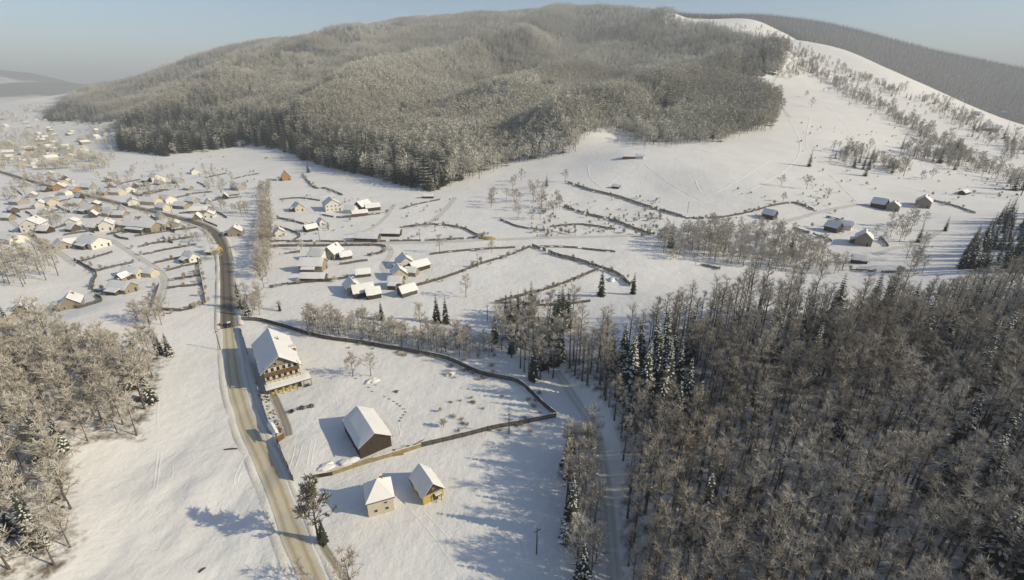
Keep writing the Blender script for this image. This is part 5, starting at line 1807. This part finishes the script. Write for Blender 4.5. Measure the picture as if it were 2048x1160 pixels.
# more buildings of the left village that nothing tells apart, and plot fences between them
r = random.Random(31)
taken = [v[0] for v in VILLAGE]
zone = [(0, 372), (90, 372), (300, 402), (420, 432), (380, 455), (250, 445), (150, 475), (0, 470)]
zone2 = [(40, 352), (200, 345), (400, 372), (480, 410), (460, 425), (330, 395), (120, 360)]
extra = 0; tries = 0
road_y = lambda a: np.interp(a, [0, 60, 110, 160, 220, 270, 320, 360, 400, 425], [344, 362, 376, 388, 403, 415, 427, 437, 449, 462])
while extra < 34 and tries < 4000:
    tries += 1
    a, c = r.uniform(0, 480), r.uniform(345, 475)
    ok_ = in_poly(np.array([a, a]), np.array([c, c]), zone)[0] or in_poly(np.array([a]), np.array([c]), zone2)[0]
    if not ok_ or abs(c - road_y(a)) < 7 or any(abs(a - q[0]) < 15 and abs(c - q[1]) < 7 for q in taken):
        continue
    taken.append((a, c)); extra += 1
    house((a, c), r.uniform(4, 6.5), r.uniform(5, 9), r.uniform(2.0, 2.8), r.uniform(3.8, 5.2), r.uniform(10, 90), r.choice(['wood', 'dwood', 'grey', 'white', 'tan']),
          'small snow roofed outbuilding among the crowded houses of the left village', 'shed', 'outbuilding', 0, chimney=False, group='outbuildings of the left village')
for k in range(46):
    a, c = r.uniform(10, 470), r.uniform(352, 478)
    if abs(c - road_y(a)) < 9:
        continue
    if r.random() < 0.6:
        pts = [(a, c), (a + r.uniform(18, 34), c - r.uniform(2, 6)), (a + r.uniform(38, 60), c - r.uniform(5, 11))]
    else:
        pts = [(a, c), (a + r.uniform(6, 14), c + r.uniform(4, 8)), (a + r.uniform(16, 30), c + r.uniform(9, 15))]
    if any(abs(q[1] - road_y(q[0])) < 7 for q in pts):
        continue
    fence_far(pts, 1.3, 'weathered plot fence between the gardens of the left village', group='plot fences of the left village')
for k, pts in enumerate([[(560, 400), (600, 397), (640, 402)], [(640, 430), (690, 436), (760, 428)], [(560, 455), (600, 470), (590, 480)], [(800, 420), (840, 408), (880, 400)],
                         [(560, 510), (600, 505)], [(680, 530), (735, 522)], [(860, 510), (960, 500), (1030, 496)], [(1080, 495), (1150, 497), (1230, 505)], [(1100, 455), (1160, 450), (1230, 460)],
                         [(1000, 440), (1040, 455), (1090, 462)]]):
    fence_far(pts, 1.3, 'weathered plot fence among the fields of the middle valley', group='plot fences of the middle valley')
# scrub of the village gardens
r = random.Random(99)
VB = [(60, 365), (80, 370), (100, 366), (15, 395), (35, 392), (200, 405), (290, 395), (350, 375), (430, 380), (460, 375), (250, 360), (330, 345), (420, 350), (165, 425), (110, 440), (310, 440), (350, 450), (210, 370), (455, 420), (480, 430)]
for i in range(150):
    a, c = r.choice(VB)
    p = gp(a + r.gauss(0, 20), c + r.gauss(0, 6))
    put_tree(r.choice(OR), p, r.uniform(0.6, 1.2), r.uniform(0, 6.28), 'garden_tree', 'small bare tree among the gardens of the left village', 'garden trees of the left village')
vp = []
for q in range(3600):
    a, c = r.uniform(-40, 480), r.uniform(212, 345)
    if (c > 262 and a > 230) or c < 200 + 0.0 * a:
        continue
    if vnoise(np.array([a / 34.0]), np.array([c / 7.0]))[0] < 0.04:
        continue
    p = gp(a, c); vp.append(tuple(p))
scatter('valley_scrub', vp, [r.uniform(0.5, 0.85) for _ in vp], [r.uniform(0, 6.28) for _ in vp], [r.randrange(2) for _ in vp],
        [lib_object('v%d' % i, far_bare(560 + i, 11 + i)) for i in range(2)], 'grey scrub and orchard trees in the hazy far valley', 'scrub')
fs = []
for pts, h, lab in FENCES:
    P = resample(path_xy(pts), 2.2)
    for q in P:
        if r.random() < 0.42:
            x_, y_ = q[0] + r.gauss(0, 1.6), q[1] + r.gauss(0, 1.6)
            fs.append((x_, y_, float(zg(x_, y_)) - 0.2))
for (ax, bx), (ay, by), n in (((1060, 1340), (395, 475), 260), ((870, 1080), (690, 860), 60), ((560, 900), (390, 480), 120), ((1380, 1800), (380, 470), 120), ((1600, 2040), (240, 400), 220), ((250, 540), (310, 400), 120)):
    for i in range(n):
        p = gp(r.uniform(ax, bx), r.uniform(ay, by))
        if vnoise(np.array([p.x / 22.0]), np.array([p.y / 22.0]))[0] > 0.02:
            fs.append((p.x, p.y, p.z - 0.2))
FBM = far_bare(571, 5.0)
scatter('field_scrub', fs, [r.uniform(0.15, 0.55) for _ in fs], [r.uniform(0, 6.28) for _ in fs], [0] * len(fs), [lib_object('f0', FBM)], 'low dry scrub along the field fences and slopes', 'scrub')
# low bushes dotted over field edges
SHR = [shrub(80 + i, 0.9 + 0.2 * i, 60, 0.04).mesh('shrub', [M['twig'], M['twig']]) for i in range(3)]
for i in range(150):
    z_ = r.choice([((1060, 1330), (400, 470)), ((880, 1000), (690, 760)), ((640, 960), (655, 715)), ((1650, 2040), (260, 400)), ((900, 1080), (780, 870)), ((560, 760), (395, 470))])
    p = gp(r.uniform(*z_[0]), r.uniform(*z_[1]))
    tag(link('shrub', SHR[i % 3], loc=p, rz=r.uniform(0, 6), scale=(r.uniform(.6, 1.2),) * 3), 'low leafless shrub poking out of the snow', 'shrub', 'low shrubs in the snow')

# ------------------------------------------------------------------ the air
b = MB()
zl = float(GZ.min()) - 1.0
zh = float(GZ.max()) + 40.0
b.box(float(XS[0]) - 60, float(XS[-1]) + 60, float(YS[0]) - 60, float(YS[-1]) + 60, zl, zh)
hz = bpy.data.materials.new('haze')
hz.use_nodes = True
nt = hz.node_tree
for n in list(nt.nodes):
    nt.nodes.remove(n)
ho = nt.nodes.new('ShaderNodeOutputMaterial')
pv = nt.nodes.new('ShaderNodeVolumePrincipled')
pv.inputs['Color'].default_value = (0.86, 0.92, 1.0, 1)
pv.inputs['Density'].default_value = 0.00019
pv.inputs['Anisotropy'].default_value = 0.0
nt.links.new(pv.outputs[0], ho.inputs['Volume'])
tag(link('haze', b.mesh('haze', hz)), 'pale blue winter haze filling the valley', 'haze', kind='stuff')
